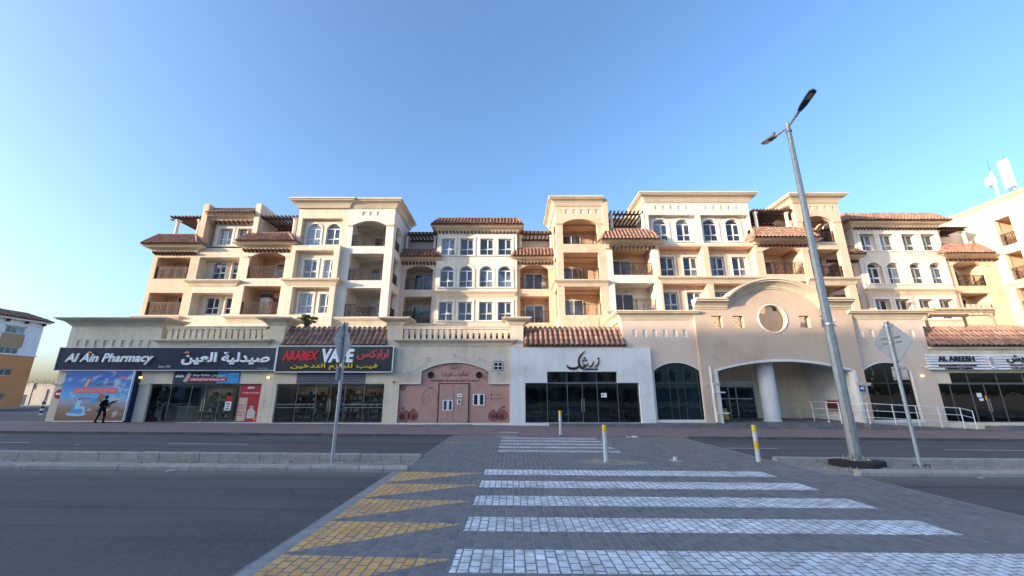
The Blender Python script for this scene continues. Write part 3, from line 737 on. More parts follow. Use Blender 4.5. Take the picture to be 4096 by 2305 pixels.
for q in sqs:
    (x0, z0), (x1, z1) = q[0], q[2]; g_ = MB(); yy = PP + .35
    g_.path([(x0, yy, z0), (x1, yy, z1)], .013, 4).path([(x1, yy, z0), (x0, yy, z1)], .013, 4)
    g_.path([(x0, yy, z0), (x1, yy, z0), (x1, yy, z1), (x0, yy, z1), (x0, yy, z0)], .016, 4)
    g_.path([(x0 + .15, yy, z0 + .15), (x1 - .15, yy, z0 + .15), (x1 - .15, yy, z1 - .15), (x0 + .15, yy, z1 - .15), (x0 + .15, yy, z0 + .15)], .012, 4)
    g_.build('window_grille', 'black', S)
# white band round the vehicle arch
o_ = arc(14.72 - .0, 25.0, 3.65, 4.46, 24); i_ = arc(14.72 + .22, 25.0 - .22, 3.60, 4.28, 24)
MB().prism([(25.0, -.05)] + o_ + [(14.72, -.05), (14.94, -.05)] + i_[::-1] + [(24.78, -.05)], PP - .03, PP + .45).build('arch_band', 'pure_white', S)
for xa, xb in ((13.8, 15.0), (24.8, 25.85)):
    MB().box(xa, xb, PP - .09, PP - .002, 2.66, 2.78).box(xa + .04, xb - .04, PP - .05, PP - .002, 2.56, 2.66).build('string_course', 'trim', S)
# porch interior
room(S, 'pure_white', 14.3, 25.2, PP + .61, 36.6, .012, 4.7, 'porch_interior')
MB().box(14.35, 25.1, PP - .02, 36.5, -.5, .03).build('porch_floor', 'granite', S)
MB().lathe((19.35, 31.1, .03), [(.64, 0), (.64, .06), (.58, .08), (.58, 4.66)], 28).build('column', 'pure_white', S, smooth=True)
MB().box(15.1, 15.75, 34.4, 36.55, .03, 4.0).build('pier', 'pure_white', S)
df = MB().box(16.5, 20.6, 34.9, 35.0, 2.75, 3.05).box(16.5, 20.6, 34.92, 35, 2.55, 2.62)
for x in (16.5, 18.3, 18.95, 20.5): df.box(x, x + .08, 34.9, 35.0, .03, 2.75)
edoor = df.build('entrance_door', 'frame_grey', S)
for x0, x1 in ((16.58, 18.3), (18.38, 18.95), (19.03, 20.5)): MB().box(x0, x1, 34.94, 34.96, .05, 2.55).build('pane', 'green_glass', edoor)
stripe = MB()
for i in range(26): stripe.add([(16.7 + i * .14, 34.93, 1.55), (16.78 + i * .14, 34.93, 1.55), (16.83 + i * .14, 34.93, 1.65), (16.75 + i * .14, 34.93, 1.65)], [(0, 1, 2, 3)])
stripe.build('door_marking', 'sign_white', edoor)
MB().box(15.8, 20.7, 35.02, 36.5, .03, 4.68).build('lobby_wall', 'dark_grey', S)
# --- right restaurant front
gl4 = [(30.45, .02), (42, .02), (42, 3.5), (32.05, 3.5), (32.05, 2.72), (30.45, 2.72)]
panel(S, 'shop_cream', rect(30.35, 47.5, -.7, 5.3), [(gl4, .3)], T_front(P + .04), 6)
# --- steps and ramp
st = MB()
for x0, x1, y0, h in ((2.2, 25.3, 28.55, -.19), (2.6, 25.3, 28.95, .0), (-15.6, -12.0, 28.9, -.06), (-6.1, -2.8, 28.95, -.10), (33.5, 37.5, 28.7, -.18)):
    st = MB().box(x0, x1, y0, P - .01 if x0 != 2.6 else P - .26, -.9, h); st.build('step', 'granite', S, bevel=.015)
MB().add([(x, y, z) for x, y, z in ((24.2, 28.35, -.9), (32.4, 28.35, -.9), (32.4, 29.78, -.9), (24.2, 29.78, -.9), (24.2, 28.35, .02), (32.4, 28.35, -.38), (32.4, 29.78, -.38), (24.2, 29.78, .02))],
         [(4, 5, 6, 7), (0, 1, 5, 4), (1, 2, 6, 5), (3, 0, 4, 7)]).build('ramp', 'granite', S)
for i in range(12):
    x0 = 24.3 + i * .66; zt = .02 - (x0 + .6 - 24.2) * .4 / 8.2 - .03
    MB().box(x0, x0 + .64, 28.325, 28.349, gz(x0) + .10, max(zt, gz(x0) + .16)).build('ramp_panel', 'granite', S)
# plinth under the glass
MB().box(-24.0, -18.1, P - .03, P + .4, -.3, .02).build('plinth', 'pale', S)
MB().box(-17.2, -9.2, P - .03, P + .4, -.6, .0).build('plinth', 'pale', S)
MB().box(-8.3, -.1, P - .03, P + .3, -.6, .0).build('plinth', 'pale', S)

# shop glazing ---------------------------------------------------
def glazing(xs, z0, z1, Y, fm='mullion', gm='shop_glass', rails=(), name='shop_window', doors=()):
    fr = MB(); f = .02
    fr.box(xs[0], xs[-1], Y - .03, Y + .03, z1 - .05, z1).box(xs[0], xs[-1], Y - .03, Y + .03, z0, z0 + .04)
    for i, x in enumerate(xs): fr.box(x - f if i else x, x + f if i < len(xs) - 1 else x, Y - .028, Y + .028, z0 + .04, z1 - .05)
    for rz_ in rails: fr.box(xs[0] + f, xs[-1] - f, Y - .025, Y + .025, rz_ - .02, rz_ + .02)
    o = fr.build(name, fm, S); zz = [z0 + .04] + list(rails) + [z1 - .05]
    for a, c in zip(xs, xs[1:]):
        for p_, q in zip(zz, zz[1:]): MB().box(a + f, c - f, Y - .006, Y + .006, p_ + .01, q - .01).build('pane', gm, o)
    for dx in doors:
        hm = MB()
        for s_ in (-.09, .09): hm.path([(dx + s_, Y - .09, .75), (dx + s_, Y - .09, 1.65)], .018, 6).path([(dx + s_, Y, .85), (dx + s_, Y - .09, .85)], .012, 5).path([(dx + s_, Y, 1.55), (dx + s_, Y - .09, 1.55)], .012, 5)
        hm.build('door_handle', 'steel', o)
    return o
glazing([-26.3, -24.85, -23.35, -22.3, -21.25, -19.85, -18.2], .02, 2.70, P + .2, doors=(-22.3,))
MB().box(-26.3, -24.9, P + .19, P + .23, -.14, .02).build('threshold', 'dark_grey', S)
glazing([-17.1, -15.65, -14.25, -13.2, -12.15, -10.75, -9.28], .0, 2.70, P + .2, rails=(), doors=(-13.2,))
MB().box(-17.05, -14.3, P + .15, P + .17, 1.02, 1.05).box(-12.1, -9.3, P + .15, P + .17, 1.02, 1.05).box(-17.05, -14.3, P + .15, P + .17, 1.24, 1.27).box(-12.1, -9.3, P + .15, P + .17, 1.24, 1.27).build('guard_rail', 'frame_grey', S)
glazing([.95, 2.55, 4.02, 5.1, 6.18, 7.66, 9.2], .0, 2.76, PW + .3, doors=(5.1,)); glazing([2.55, 4.02, 6.18, 7.66], 2.78, 3.56, PW + .3)
glazing([30.5, 32.05, 33.5, 34.55, 35.65, 37.6, 40, 42], .02, 2.72, P + .25, doors=(34.5,)); glazing([32.05, 33.5, 35.65, 37.6, 40, 42], 2.74, 3.5, P + .25)
for ax0, ax1, gm, cols in ((10.36, 13.75, 'green_glass', (10.36, 11.5, 12.05, 12.6, 13.75)), (25.75, 29.25, 'shop_glass', (25.75, 27.5, 29.25))):
    f_ = MB().box(ax0, ax1, P + .14, P + .19, 2.72, 2.79)
    for x in cols[1:-1]: f_.box(x - .03, x + .03, P + .141, P + .189, .2, 3.9)
    o = f_.build('arched_window', 'dark_grey', S)
    MB().prism(archp(ax0, ax1, .18, 3.65, 4.24, 16), P + .16, P + .17).build('pane', gm, o)
    MB().box(ax0 - .05, ax1 + .05, P - .05, P + .2, .02, .18).build('sill', 'pale', S)
# shop interiors
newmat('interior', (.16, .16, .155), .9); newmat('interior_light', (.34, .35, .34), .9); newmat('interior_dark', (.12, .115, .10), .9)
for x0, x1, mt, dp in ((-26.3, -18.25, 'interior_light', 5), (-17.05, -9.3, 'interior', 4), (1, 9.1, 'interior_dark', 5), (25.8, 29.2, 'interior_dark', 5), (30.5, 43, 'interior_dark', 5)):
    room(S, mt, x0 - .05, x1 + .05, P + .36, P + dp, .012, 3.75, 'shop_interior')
MB().box(-33.1, 47, P + 5.2, P + 6, -.5, 6.3).build('rear_wall', 'shop_cream', S)
MB().box(-33.1, 47, P + .9, P + 9, 6.35, 6.55).build('terrace_deck', 'shop_cream', S)
# pilaster returns by the narrow mauve piers (decorative white strips beside the portico)
wm = MB()
for z, xa, xb in ((2.05, 14.45, 15.25), (.62, 14.55, 15.35)): wm.box(xa, xb, PP - .14, PP - .01, z, z + .09)
wm.build('bracket', 'pure_white', S)

# ================================================================== APARTMENT BLOCK (set back above the shops)
F, RY = 34.3, 37.5
apt = thing('apartment_building', (0, 36, 6.5), 'cream and orange apartment block with balconies and tiled canopies above the shops', 'building')
A = apt
def MF(x, z, Y, Yr=F):
    k = Y / Yr; return x * k, 2 + (z - 2) * k
def loggia(x0, x1, z0, z1, Y, depth, mat, th=.28, door=None, rail=True, T=None, rh=1.15):
    room(A, mat, x0 - .12, x1 + .12, Y + th, Y + depth, z0 - .03, z1 + .04)
    if rail: railing(A, x0 + .02, x1 - .02, z0, Y + .12, rh)
    if door:
        a, c = door; window(A, a, c, z0 - .02, z0 + 2.05, Y + depth - .09, door=True, name='balcony_door')
        MB().box(a - .1, a, Y + depth - .1, Y + depth - .01, z0, z0 + 2.15).box(c, c + .1, Y + depth - .1, Y + depth - .01, z0, z0 + 2.15).box(a - .1, c + .1, Y + depth - .1, Y + depth - .01, z0 + 2.06, z0 + 2.16).build('door_surround', 'white_trim', A)
    lx = (x0 + x1) / 2
    MB().lathe((lx, Y + depth - .12, z0 + 2.3), [(.02, -.07), (.09, -.05), (.09, .05), (.02, .07)], 10).build('wall_light', 'plastic_white', A, smooth=True)
def caps(x, z, Y, wd=.5, mat='trim'):
    MB().box(x - wd / 2 - .05, x + wd / 2 + .05, Y - .09, Y + .25, z - .02, z + .08).box(x - wd / 2 - .02, x + wd / 2 + .02, Y - .05, Y + .25, z - .10, z - .02).build('pilaster_cap', mat, A)
CORB = {}
def corbels(x0, x1, z, Y, n, s=1.):
    key = round(s, 2)
    if key not in CORB:
        CORB[key] = MB().prism([(0, 0), (-.42 * s, 0), (-.42 * s, -.07 * s), (-.33 * s, -.17 * s), (-.12 * s, -.21 * s), (0, -.26 * s)], -.065, .065, lambda u, d, zz: (d, u, zz)).mesh('corbel', 'timber')
    for i in range(n): put('corbel', CORB[key], A, (x0 + (x1 - x0) * i / (n - 1), Y, z))
def canopy(wx0, wx1, bx0, bx1, tx0, tx1, zc, zb, zt, Y, over=.9, back=.35, rows=5, prio=0, pitch=.33, ncorb=12, sides=True, mat='trim'):
    """tiled hood: cornice on the wall from zc to zb, tiles from the eave line to (Y+back, zt)"""
    cornice(A, [(wx0, Y + .8), (wx0, Y), (wx1, Y), (wx1, Y + .8)], zc, zb - .01, over * .86, mat, 'canopy_cornice')
    corbels(wx0 + .12, wx1 - .12, zc, Y, ncorb)
    yf, yb = Y - over, Y + back
    h = slope(A, (bx0, yf, zb), (bx1, yf, zb), (tx1, yb, zt), (tx0, yb, zt), pitch, rows, prio)
    if sides:
        if tx0 - bx0 > .2: slope(A, (bx0, yb + .35, zb), (bx0, yf, zb), (tx0, yb, zt), (tx0, yb + .3, zt), pitch, rows, prio + 5, hips=False)
        if bx1 - tx1 > .2: slope(A, (bx1, yf, zb), (bx1, yb + .35, zb), (tx1, yb + .3, zt), (tx1, yb, zt), pitch, rows, prio + 5, hips=False)
    MB().box(tx0 + .02, tx1 - .02, yb - .02, yb + .3, zc + .1, zt - .02).build('canopy_back', 'cream', A)
def column(x, y, z0, z1, r=.16, mat='white_trim'):
    MB().lathe((x, y, 0), [(r * 1.5, z0), (r * 1.5, z0 + .06), (r, z0 + .12), (r * .92, z1 - .2), (r * 1.15, z1 - .18), (r * 1.15, z1 - .14), (r * 1.6, z1 - .08), (r * 1.7, z1 - .08), (r * 1.7, z1)], 14).build('column', mat, A, smooth=True)
def pergola(x0, x1, y0, y1, z, n=10, front=True, lattice=False):
    for i in range(n):
        x = x0 + (x1 - x0) * i / (n - 1); MB().box(x - .05, x + .05, y0 - .45, y1, z + .10, z + .27).build('rafter', 'timber', A)
    if front: MB().box(x0 - .3, x1 + .3, y0 - .09, y0 + .09, z - .03, z + .10).build('beam', 'timber', A)
    MB().box(x0 - .3, x1 + .3, y1 - .12, y1, z - .03, z + .10).build('beam', 'timber', A)
def core(x0, x1, y0, y1, z0, z1, mat='cream', name='wall'): return MB().box(x0, x1, y0, y1, z0, z1).build(name, mat, A)
def winwall(mat, x0, x1, z0, z1, Y, wins, dep=.22, rise=0, thick=.4, sur=.2, out=.06, smat='white_trim', extra=()):
    hl = [((archp(a, c, p_, q - r_, q, 12) if r_ else rect(a, c, p_, q)), dep) for a, c, p_, q, r_ in wins] + list(extra)
    panel(A, mat, rect(x0, x1, z0, z1), hl, T_front(Y), thick)
    for a, c, p_, q, r_ in wins:
        window(A, a, c, p_, q, Y + dep - .06, rise=r_)
        if sur: surround(A, a, c, p_, q, Y, r_, sur, out, smat)
BASE = 6.2
# ---- bay 1: corner balconies with tiled hood
panel(A, 'tan', rect(-32.6, -28.52, BASE, 14.75), [(rect(-32.2, -29.2, 11.97, 13.98), .28), (rect(-32.2, -29.2, 8.67, 10.68), .28)], T_front(F), 2.4)
loggia(-32.2, -29.2, 11.97, 13.98, F, 2.0, 'tan', door=(-31.2, -29.5)); loggia(-32.2, -29.2, 8.67, 10.68, F, 2.0, 'tan', door=(-31.2, -29.5))
core(-32.58, -28.5, 36.6, 46, BASE, 14.7, 'tan')
canopy(-32.55, -28.75, -33.15, -28.15, -32.75, -29.35, 14.45, 14.98, 16.25, F, .9, .25, 5, 0, .33, 12)
MB().box(-32.7, -28.55, 34.2, 38, 14.75, 14.95).build('terrace_floor', 'cream', A)
column(-31.5, 34.75, 15.0, 17.85); column(-29.45, 34.75, 15.0, 17.85); column(-31.5, 37.4, 15.0, 17.85)
pergola(-31.9, -29.15, 34.7, 38.0, 17.85, 9)
ledge(A, -32.75, -29.2, 8.05, 8.55, F, .35)
# ---- bay 2
def pair(x0, x1, z0, z1, Y, d, mat, wins, rise=0, sur=.14, wdep=.12):
    """recess with a back wall carrying windows"""
    mb = MB(); T = lambda u, dd, z: (u, dd, z)
    winwall(mat, x0 - .02, x1 + .02, z0 - .02, z1 + .02, Y + d, wins, dep=wdep, sur=sur, thick=.3)
def sc(v, d, Y=F): return v * (Y + d) / Y
def wz(z, d, Y=F): return 2 + (z - 2) * (Y + d) / Y
r1, r2 = (-28.40, -24.75, 8.62, 10.67), (-28.40, -24.75, 11.93, 13.99)
panel(A, 'cream', rect(-28.52, -24.62, BASE, 15.02), [(rect(*r1), 1.0), (rect(*r2), 1.0)], T_front(F), 2)
for (a, c, p_, q), (z0, z1) in ((r1, (8.92, 10.45)), (r2, (12.2, 13.85))):
    pair(a, c, p_, q, F, 1.0, 'cream', [(-27.75, -26.55, z0, z1, 0), (-26.0, -24.88, z0, z1, 0)], sur=.10)
ledge(A, -28.75, -24.62, 11.25, 11.80, F, .42)
winwall('cream', -28.05, -23.95, 15.02, 17.75, 35.0, [(-27.6, -26.35, 15.45, 17.1, 0), (-25.85, -24.55, 15.45, 17.1, 0)], dep=.25, sur=.2, thick=.8)
MB().box(-28.5, -24.0, F - .0, 35.0, 14.9, 15.05).build('terrace_floor', 'cream', A)
core(-29.0, -28.5, 34.25, 40, 14.9, 19.3, 'tan', 'fin_wall'); core(-24.1, -23.62, 34.3, 40, 14.9, 19.35, 'cream', 'fin_wall')
slope(A, (-28.48, 33.95, 18.2), (-24.12, 33.95, 18.2), (-24.12, 35.3, 19.25), (-28.48, 35.3, 19.25), .33, 4, 1, hips=False)
cornice(A, [(-28.48, 34.75), (-24.12, 34.75)], 17.72, 18.22, .7); corbels(-27.9, -24.4, 17.72, 34.8, 9)
core(-28.45, -24.15, 34.8, 40, 17.6, 18.9, 'cream')
core(-28.5, -20, 36.6, 46, BASE, 15.0, 'cream')
# ---- bay 3: arched balcony with hood
panel(A, 'cream', rect(-24.62, -19.92, BASE, 15.05), [(archp(-23.85, -20.58, 12.0, 14.03, 14.53), .28), (rect(-23.9, -20.6, 8.70, 11.30), .28)], T_front(F - .004), 2.4)
loggia(-23.85, -20.58, 12.0, 14.53, F, 2.2, 'tan', door=(-22.6, -20.9)); loggia(-23.9, -20.6, 8.7, 11.3, F, 2.2, 'tan', door=(-22.6, -20.9))
caps(-24.25, 14.05, F); caps(-20.25, 14.05, F)
ledge(A, -24.7, -20.1, 8.0, 8.55, F, .4)
canopy(-24.45, -20.25, -24.75, -19.55, -24.25, -20.75, 14.72, 15.25, 16.42, F, .9, .25, 5, 0, .33, 12)
MB().box(-23.6, -19.9, 34.2, 37.6, 14.95, 15.1).build('terrace_floor', 'cream', A)
column(-23.75, 34.8, 15.1, 17.9); column(-20.5, 34.8, 15.1, 18.05)
pergola(-23.5, -20.2, 34.8, 37.5, 17.95, 10)
panel(A, 'tan', rect(-23.6, -19.9, 15.0, 18.0), [(archp(-22.6, -20.9, 15.1, 16.4, 17.1), .2)], T_front(37.5), 1)
window(A, -22.6, -20.9, 15.1, 17.1, 37.62, rise=.7)
cornice(A, [(-23.6, 37.5), (-19.9, 37.5)], 17.98, 18.6, .4)
# ---- bay 4: window tower
FB = 33.85
r1, r2 = (-19.30, -16.05, 8.62, 11.08), (-19.50, -16.05, 11.86, 14.52)
panel(A, 'cream', rect(-19.9, -15.55, BASE, 15.02), [(rect(*r1), .62), (rect(*r2), .62)], T_front(FB), .75)
for (a, c, p_, q), (z0, z1), mt in ((r1, (8.85, 10.62), 'tan'), (r2, (12.05, 13.8), 'cream')):
    pair(a, c, p_, q, FB, .62, mt, [(-18.9, -17.68, z0, z1, 0), (-17.1, -16.1, z0, z1, 0)], sur=.17)
cornice(A, [(-19.9, F), (-19.9, FB), (-15.55, FB), (-15.55, F)], 11.22, 11.80, .42, 'trim', 'ledge')
rw = [(-19.15, -17.85, 15.35, 17.45, .45), (-17.35, -16.05, 15.35, 17.45, .45)]
panel(A, 'cream', rect(-19.95, -15.26, 15.02, 18.9), [(rect(-19.55, -15.8, 15.12, 17.85), .4)], T_front(F - .002), 2)
winwall('cream', -19.57, -15.78, 15.1, 17.87, F + .4, rw, dep=.15, sur=.14, thick=.2)
core(-19.93, -15.28, 36.0, 46, BASE, 18.85, 'cream')
core(-15.56, -15.2, F - .003, 35.4, BASE, 15.01, 'white_wall')
# ---- tower builder with an open corner
def tower(x0, x1, side, mat, ops, zt, nich, rail_h=1.15, smat=None, back=3.2, pier_side=.7, arch3=None):
    """ops: three (xa, xb, z0, z1) front openings, top one arched (spring, crown in arch3); side +1 opens towards +X, -1 towards -X"""
    smat = smat or mat; hl = []; sh = []
    for i, (a, c, p_, q) in enumerate(ops):
        if i == 2: hl.append((archp(a, c, p_, arch3[0], arch3[1]), .45)); sh.append((archp(F + .75, F + back - .55, p_, arch3[0], arch3[1] - .05), .45))
        else: hl.append((rect(a, c, p_, q), .45)); sh.append((rect(F + .75, F + back - .55, p_, q), .45))
    hl += [(rect(a, a + .32, nich[1], nich[2]), .07) for a in nich[0]]
    panel(A, mat, rect(x0, x1, BASE, zt), hl, T_front(F), .45)
    MB().box(x0 + .1, x1 - .1, F + .071, F + .2, nich[1] - .1, nich[2] + .1).build('niche_back', 'niche', A)
    panel(A, smat, rect(F + .005, F + back, BASE, zt - .002), sh, T_px(x1 - .003) if side > 0 else T_mx(x0 + .003), .45)
    xi0, xi1 = (x0 + .3, x1 - .44) if side > 0 else (x0 + .44, x1 - .3)
    for i, (a, c, p_, q) in enumerate(ops):
        zc = arch3[1] if i == 2 else q
        room(A, mat, xi0, xi1, F + .44, F + back - .05, p_ - .03, zc + .05, skip=('right',) if side > 0 else ('left',))
        railing(A, a + .02, c - .02, p_, F + .2, rail_h)
        xs_ = x1 - .22 if side > 0 else x0 + .22
        railing(A, 0, back - 1.32, p_, 0, rail_h, math.pi / 2, (xs_, F + .76, p_))
        MB().box(xi0, xi1, F + 1.5, F + 1.62, zc - .10, zc + .03).build('ceiling_beam', mat, A)
        dx = (a + c) / 2; window(A, dx - .9 + (.35 * side), dx + .9 + (.35 * side), p_, p_ + 2.05, F + back - .15, door=True, name='balcony_door')
    core(x0 + .02, x1 - .02, F + back + .01, 44, BASE, zt - .05, smat)
o3 = [(-14.77, -11.67, 8.52, 11.12), (-14.77, -11.67, 11.82, 14.37), (-14.77, -11.67, 15.09, 17.6)]
tower(-15.26, -10.95, 1, 'white_wall', o3, 18.85, ([-14.02, -13.36, -12.68], 18.12, 18.5), arch3=(17.18, 17.6))
caps(-15.02, 17.1, F, .42); caps(-11.3, 17.15, F, .62)
cornice(A, [(-19.95, 40), (-19.95, F - .1), (-15.26, F - .1), (-15.26, F), (-10.95, F), (-10.95, 39.6)], 18.83, 19.62, .72)
core(-19.8, -11.1, F + .3, 40, 18.8, 19.4, 'cream', 'roof_slab')
ledge(A, -15.5, -10.95, 7.75, 8.42, F, .4)
# ---- centre: recess with two hooded balconies and the four-window bay
def recess(x0, x1, mat, arch, op1, can, colx, parap=18.55, ybk=39.6, prio=3, doors=True, awin=True):
    panel(A, mat, rect(x0, x1, BASE, can[6]), [(archp(arch[0], arch[1], arch[2], arch[3], arch[4]), .28), (rect(*op1), .28)], T_front(RY), 1.5)
    mid = (arch[0] + arch[1]) / 2
    loggia(arch[0], arch[1], arch[2], arch[4], RY, 1.9, mat, door=(mid - .85, mid + .95)); loggia(*op1, RY, 1.9, mat, door=(mid - .85, mid + .95))
    caps(arch[0] - .28, arch[3], RY, .45); caps(arch[1] + .28, arch[3], RY, .45)
    canopy(x0 + .1, x1 - .1, can[0], can[1], can[2], can[3], can[4], can[5], can[7], RY, .75, .3, 5, prio, .33, 11)
    ledge(A, x0 + .15, x1 - .15, 7.85, 8.4, RY, .3)
    for cx in colx: column(cx, RY + .55, can[6] - .1, can[7] + 1.55, .15)
    pergola(colx[0] + .2, colx[-1] - .1, RY + .5, ybk, can[7] + 1.62, 8)
    zt = parap - .5
    if awin:
        panel(A, 'white_wall', rect(x0, x1, 14.9, zt), [(archp(mid - .95, mid + .95, can[6] + .1, can[7] - .15, can[7] + .6), .2)], T_front(ybk), .8)
        window(A, mid - .95, mid + .95, can[6] + .1, can[7] + .6, ybk + .12, rise=.75)
        surround(A, mid - .95, mid + .95, can[6] + .1, can[7] + .6, ybk, .75, .15, .05, 'white_trim', False)
    else: core(x0, x1, ybk, ybk + .8, 14.9, zt, 'white_wall')
    cornice(A, [(x0, ybk), (x1, ybk)], zt - .02, parap, .4)
    core(x0, x1, RY + 2.4, 46, BASE, 15.0, mat); MB().box(x0, x1, RY + .2, ybk, 14.6, 14.85).build('terrace_floor', 'cream', A)
recess(-11.3, -7.42, 'mauve_light', (-10.48, -7.78, 11.8, 13.82, 14.27), (-10.48, -7.78, 8.5, 11.1), (-11.0, -7.05, -11.0, -7.65, 14.55, 14.95, 15.0, 16.0), (-10.7, -7.85))
recess(.46, 4.25, 'tan', (.8, 3.59, 11.86, 13.89, 14.38), (.8, 3.6, 8.54, 11.14), (.0, 4.1, .45, 4.15, 14.6, 15.0, 15.05, 16.1), (.85, 4.0), 18.7)
def fourbay(x0, x1, xs, wd, rows, ledge_z, tb, mat='white_wall', lowmat='mauve_light', Y=37.3, zc=17.75, prio=4, ncorb=22, dep=.22, sur=.2):
    (a0, a1), (b0, b1), (c0, c1) = rows
    winwall(mat, x0, x1, ledge_z[0] + .1, zc + .3, Y, [(x, x + wd, c0, c1, 0) for x in xs] + [(x, x + wd, b0, b1, .42) for x in xs], dep=dep, thick=8, sur=sur)
    winwall(lowmat, x0, x1, BASE, ledge_z[0] + .1, Y, [(x, x + wd, a0, a1, 0) for x in xs], dep=dep, thick=8, sur=sur)
    ledge(A, x0 + .2, x1 - .3, ledge_z[0], ledge_z[1], Y, .32)
    cornice(A, [(x0, Y + 2), (x0, Y), (x1, Y), (x1, Y + 2)], zc, tb[4] - .02, .62)
    corbels(x0 + .2, x1 - .2, zc, Y, ncorb, .8)
    yf, yb = Y - .75, Y + .55
    slope(A, (tb[0], yf, tb[4]), (tb[1], yf, tb[4]), (tb[3], yb, tb[5]), (tb[2], yb, tb[5]), .33, 5, prio)
    slope(A, (tb[0], yb + 2.5, tb[4]), (tb[0], yf, tb[4]), (tb[2], yb, tb[5]), (tb[2], yb + 2, tb[5]), .33, 5, prio + 3, hips=False)
    slope(A, (tb[1], yf, tb[4]), (tb[1], yb + 2.5, tb[4]), (tb[3], yb + 2, tb[5]), (tb[3], yb, tb[5]), .33, 5, prio + 3, hips=False)
    core(x0 + .05, x1 - .05, Y + .6, 46, BASE, tb[5] - .2, mat)
fourbay(-7.46, .5, [-7.02, -5.16, -3.17, -1.37], 1.33, ((8.73, 10.53), (12.0, 14.13), (15.28, 17.02)), (11.04, 11.55), (-7.95, 1.0, -7.5, .55, 18.25, 19.42))
# ---- bay 9: orange tower
o3 = [(4.68, 7.92, 8.66, 11.22), (4.68, 7.9, 11.9, 14.47), (4.7, 7.9, 15.29, 17.79)]
tower(4.1, 8.62, -1, 'tan', o3, 19.06, ([4.28 + .712 * i for i in range(6)], 18.32, 18.76), arch3=(17.36, 17.79))
caps(4.4, 17.3, F, .62, 'tan'); caps(8.2, 17.3, F, .5, 'tan')
cornice(A, [(4.1, 40), (4.1, F), (8.5, F)], 19.04, 19.86, .68); core(8.5, 8.95, F - .2, 36, 14.8, 19.8, 'tan', 'fin_wall')
core(4.2, 8.5, F + .3, 40, 19.0, 19.6, 'tan', 'roof_slab')
cornice(A, [(4.1, F + 3), (4.1, F), (8.6, F)], 11.24, 11.82, .42, 'trim', 'ledge')
# ---- bay 10
panel(A, 'white_wall', rect(8.63, 13.3, BASE, 15.3), [(rect(9.15, 12.74, 12.32, 14.93), .5), (rect(9.18, 12.77, 9.0, 11.57), .5)], T_front(F - .01), 2.4)
loggia(9.15, 12.74, 12.32, 14.93, F, 2.2, 'tan', .5, door=(9.4, 11.4)); loggia(9.18, 12.77, 9.0, 11.57, F, 2.2, 'white_wall', .5, door=(9.4, 11.4))
canopy(8.8, 13.05, 8.0, 13.2, 8.85, 12.85, 15.05, 15.42, 16.78, F, .9, .25, 5, 0, .33, 12)
core(8.6, 13.4, 36.6, 46, BASE, 15.2, 'white_wall'); MB().box(8.6, 13.3, 34.4, 38, 15.2, 15.35).build('terrace_floor', 'cream', A)
column(9.4, 34.8, 15.3, 18.45); column(12.4, 34.8, 15.3, 18.45); pergola(9.3, 12.7, 34.8, 37.6, 18.42, 10)
panel(A, 'cream', rect(8.9, 13.0, 15.2, 18.7), [(archp(10.0, 12.0, 15.4, 16.7, 17.3), .2)], T_front(37.6), .6); window(A, 10.0, 12.0, 15.4, 17.3, 37.72, rise=.6)
cornice(A, [(8.9, 37.6), (13.0, 37.6)], 18.68, 19.3, .4)
ledge(A, 8.5, 9.6, 8.2, 8.9, F - .6, .45)
# ---- bay 11: four windows under the big cornice
n10 = [13.44 + .72 * i for i in range(5)] + [18.17 + .72 * i for i in range(5)]
panel(A, 'white_wall', rect(12.6, 22.25, 15.25, 19.46), [(rect(12.75, 17.18, 15.4, 18.2), .45), (rect(17.62, 22.1, 15.4, 18.2), .45)] + [(rect(q, q + .3, 18.70, 19.12), .06) for q in n10], T_front(F), 8)
MB().box(12.7, 22.1, F + .061, F + .2, 18.6, 19.2).build('niche_back', 'niche', A)
w11 = [13.3, 15.42, 17.98, 20.08]
for k_, (a, c) in enumerate(((12.73, 17.2), (17.6, 22.12))):
    winwall('white_wall', a, c, 15.38, 18.22, F + .45, [(x, x + 1.35, 15.75, 17.95, .42) for x in w11[2 * k_:2 * k_ + 2]], dep=.25, sur=.16, thick=.3)
panel(A, 'tan', rect(13.3, 22.45, BASE, 15.25), [(rect(13.42, 17.42, 12.15, 15.05), .9), (rect(17.95, 22.15, 12.15, 15.05), .9), (rect(13.45, 17.45, 8.8, 11.5), .9), (rect(18.0, 22.2, 8.8, 11.5), .9)], T_front(F), 2)
w11b = [13.70, 15.90, 18.35, 20.45]
for z0, z1, wa, wb in ((12.15, 15.05, 12.5, 14.35), (8.8, 11.5, 9.15, 10.95)):
    for k_, (a, c) in enumerate(((13.40, 17.45), (17.93, 22.2))):
        winwall('tan', a, c, z0 - .02, z1 + .02, F + .9, [(x, x + 1.36, wa, wb, 0) for x in w11b[2 * k_:2 * k_ + 2]], dep=.25, sur=.17, thick=.3)
cornice(A, [(13.32, F + 1), (13.32, F), (22.5, F)], 11.54, 12.12, .42, 'trim', 'ledge')
cornice(A, [(12.6, 41), (12.6, F), (22.25, F), (22.25, 41)], 19.44, 20.25, .75)
core(12.7, 22.15, F + .4, 41, 19.4, 20.0, 'white_wall', 'roof_slab'); core(13.35, 22.4, 36.4, 46, BASE, 15.2, 'tan')
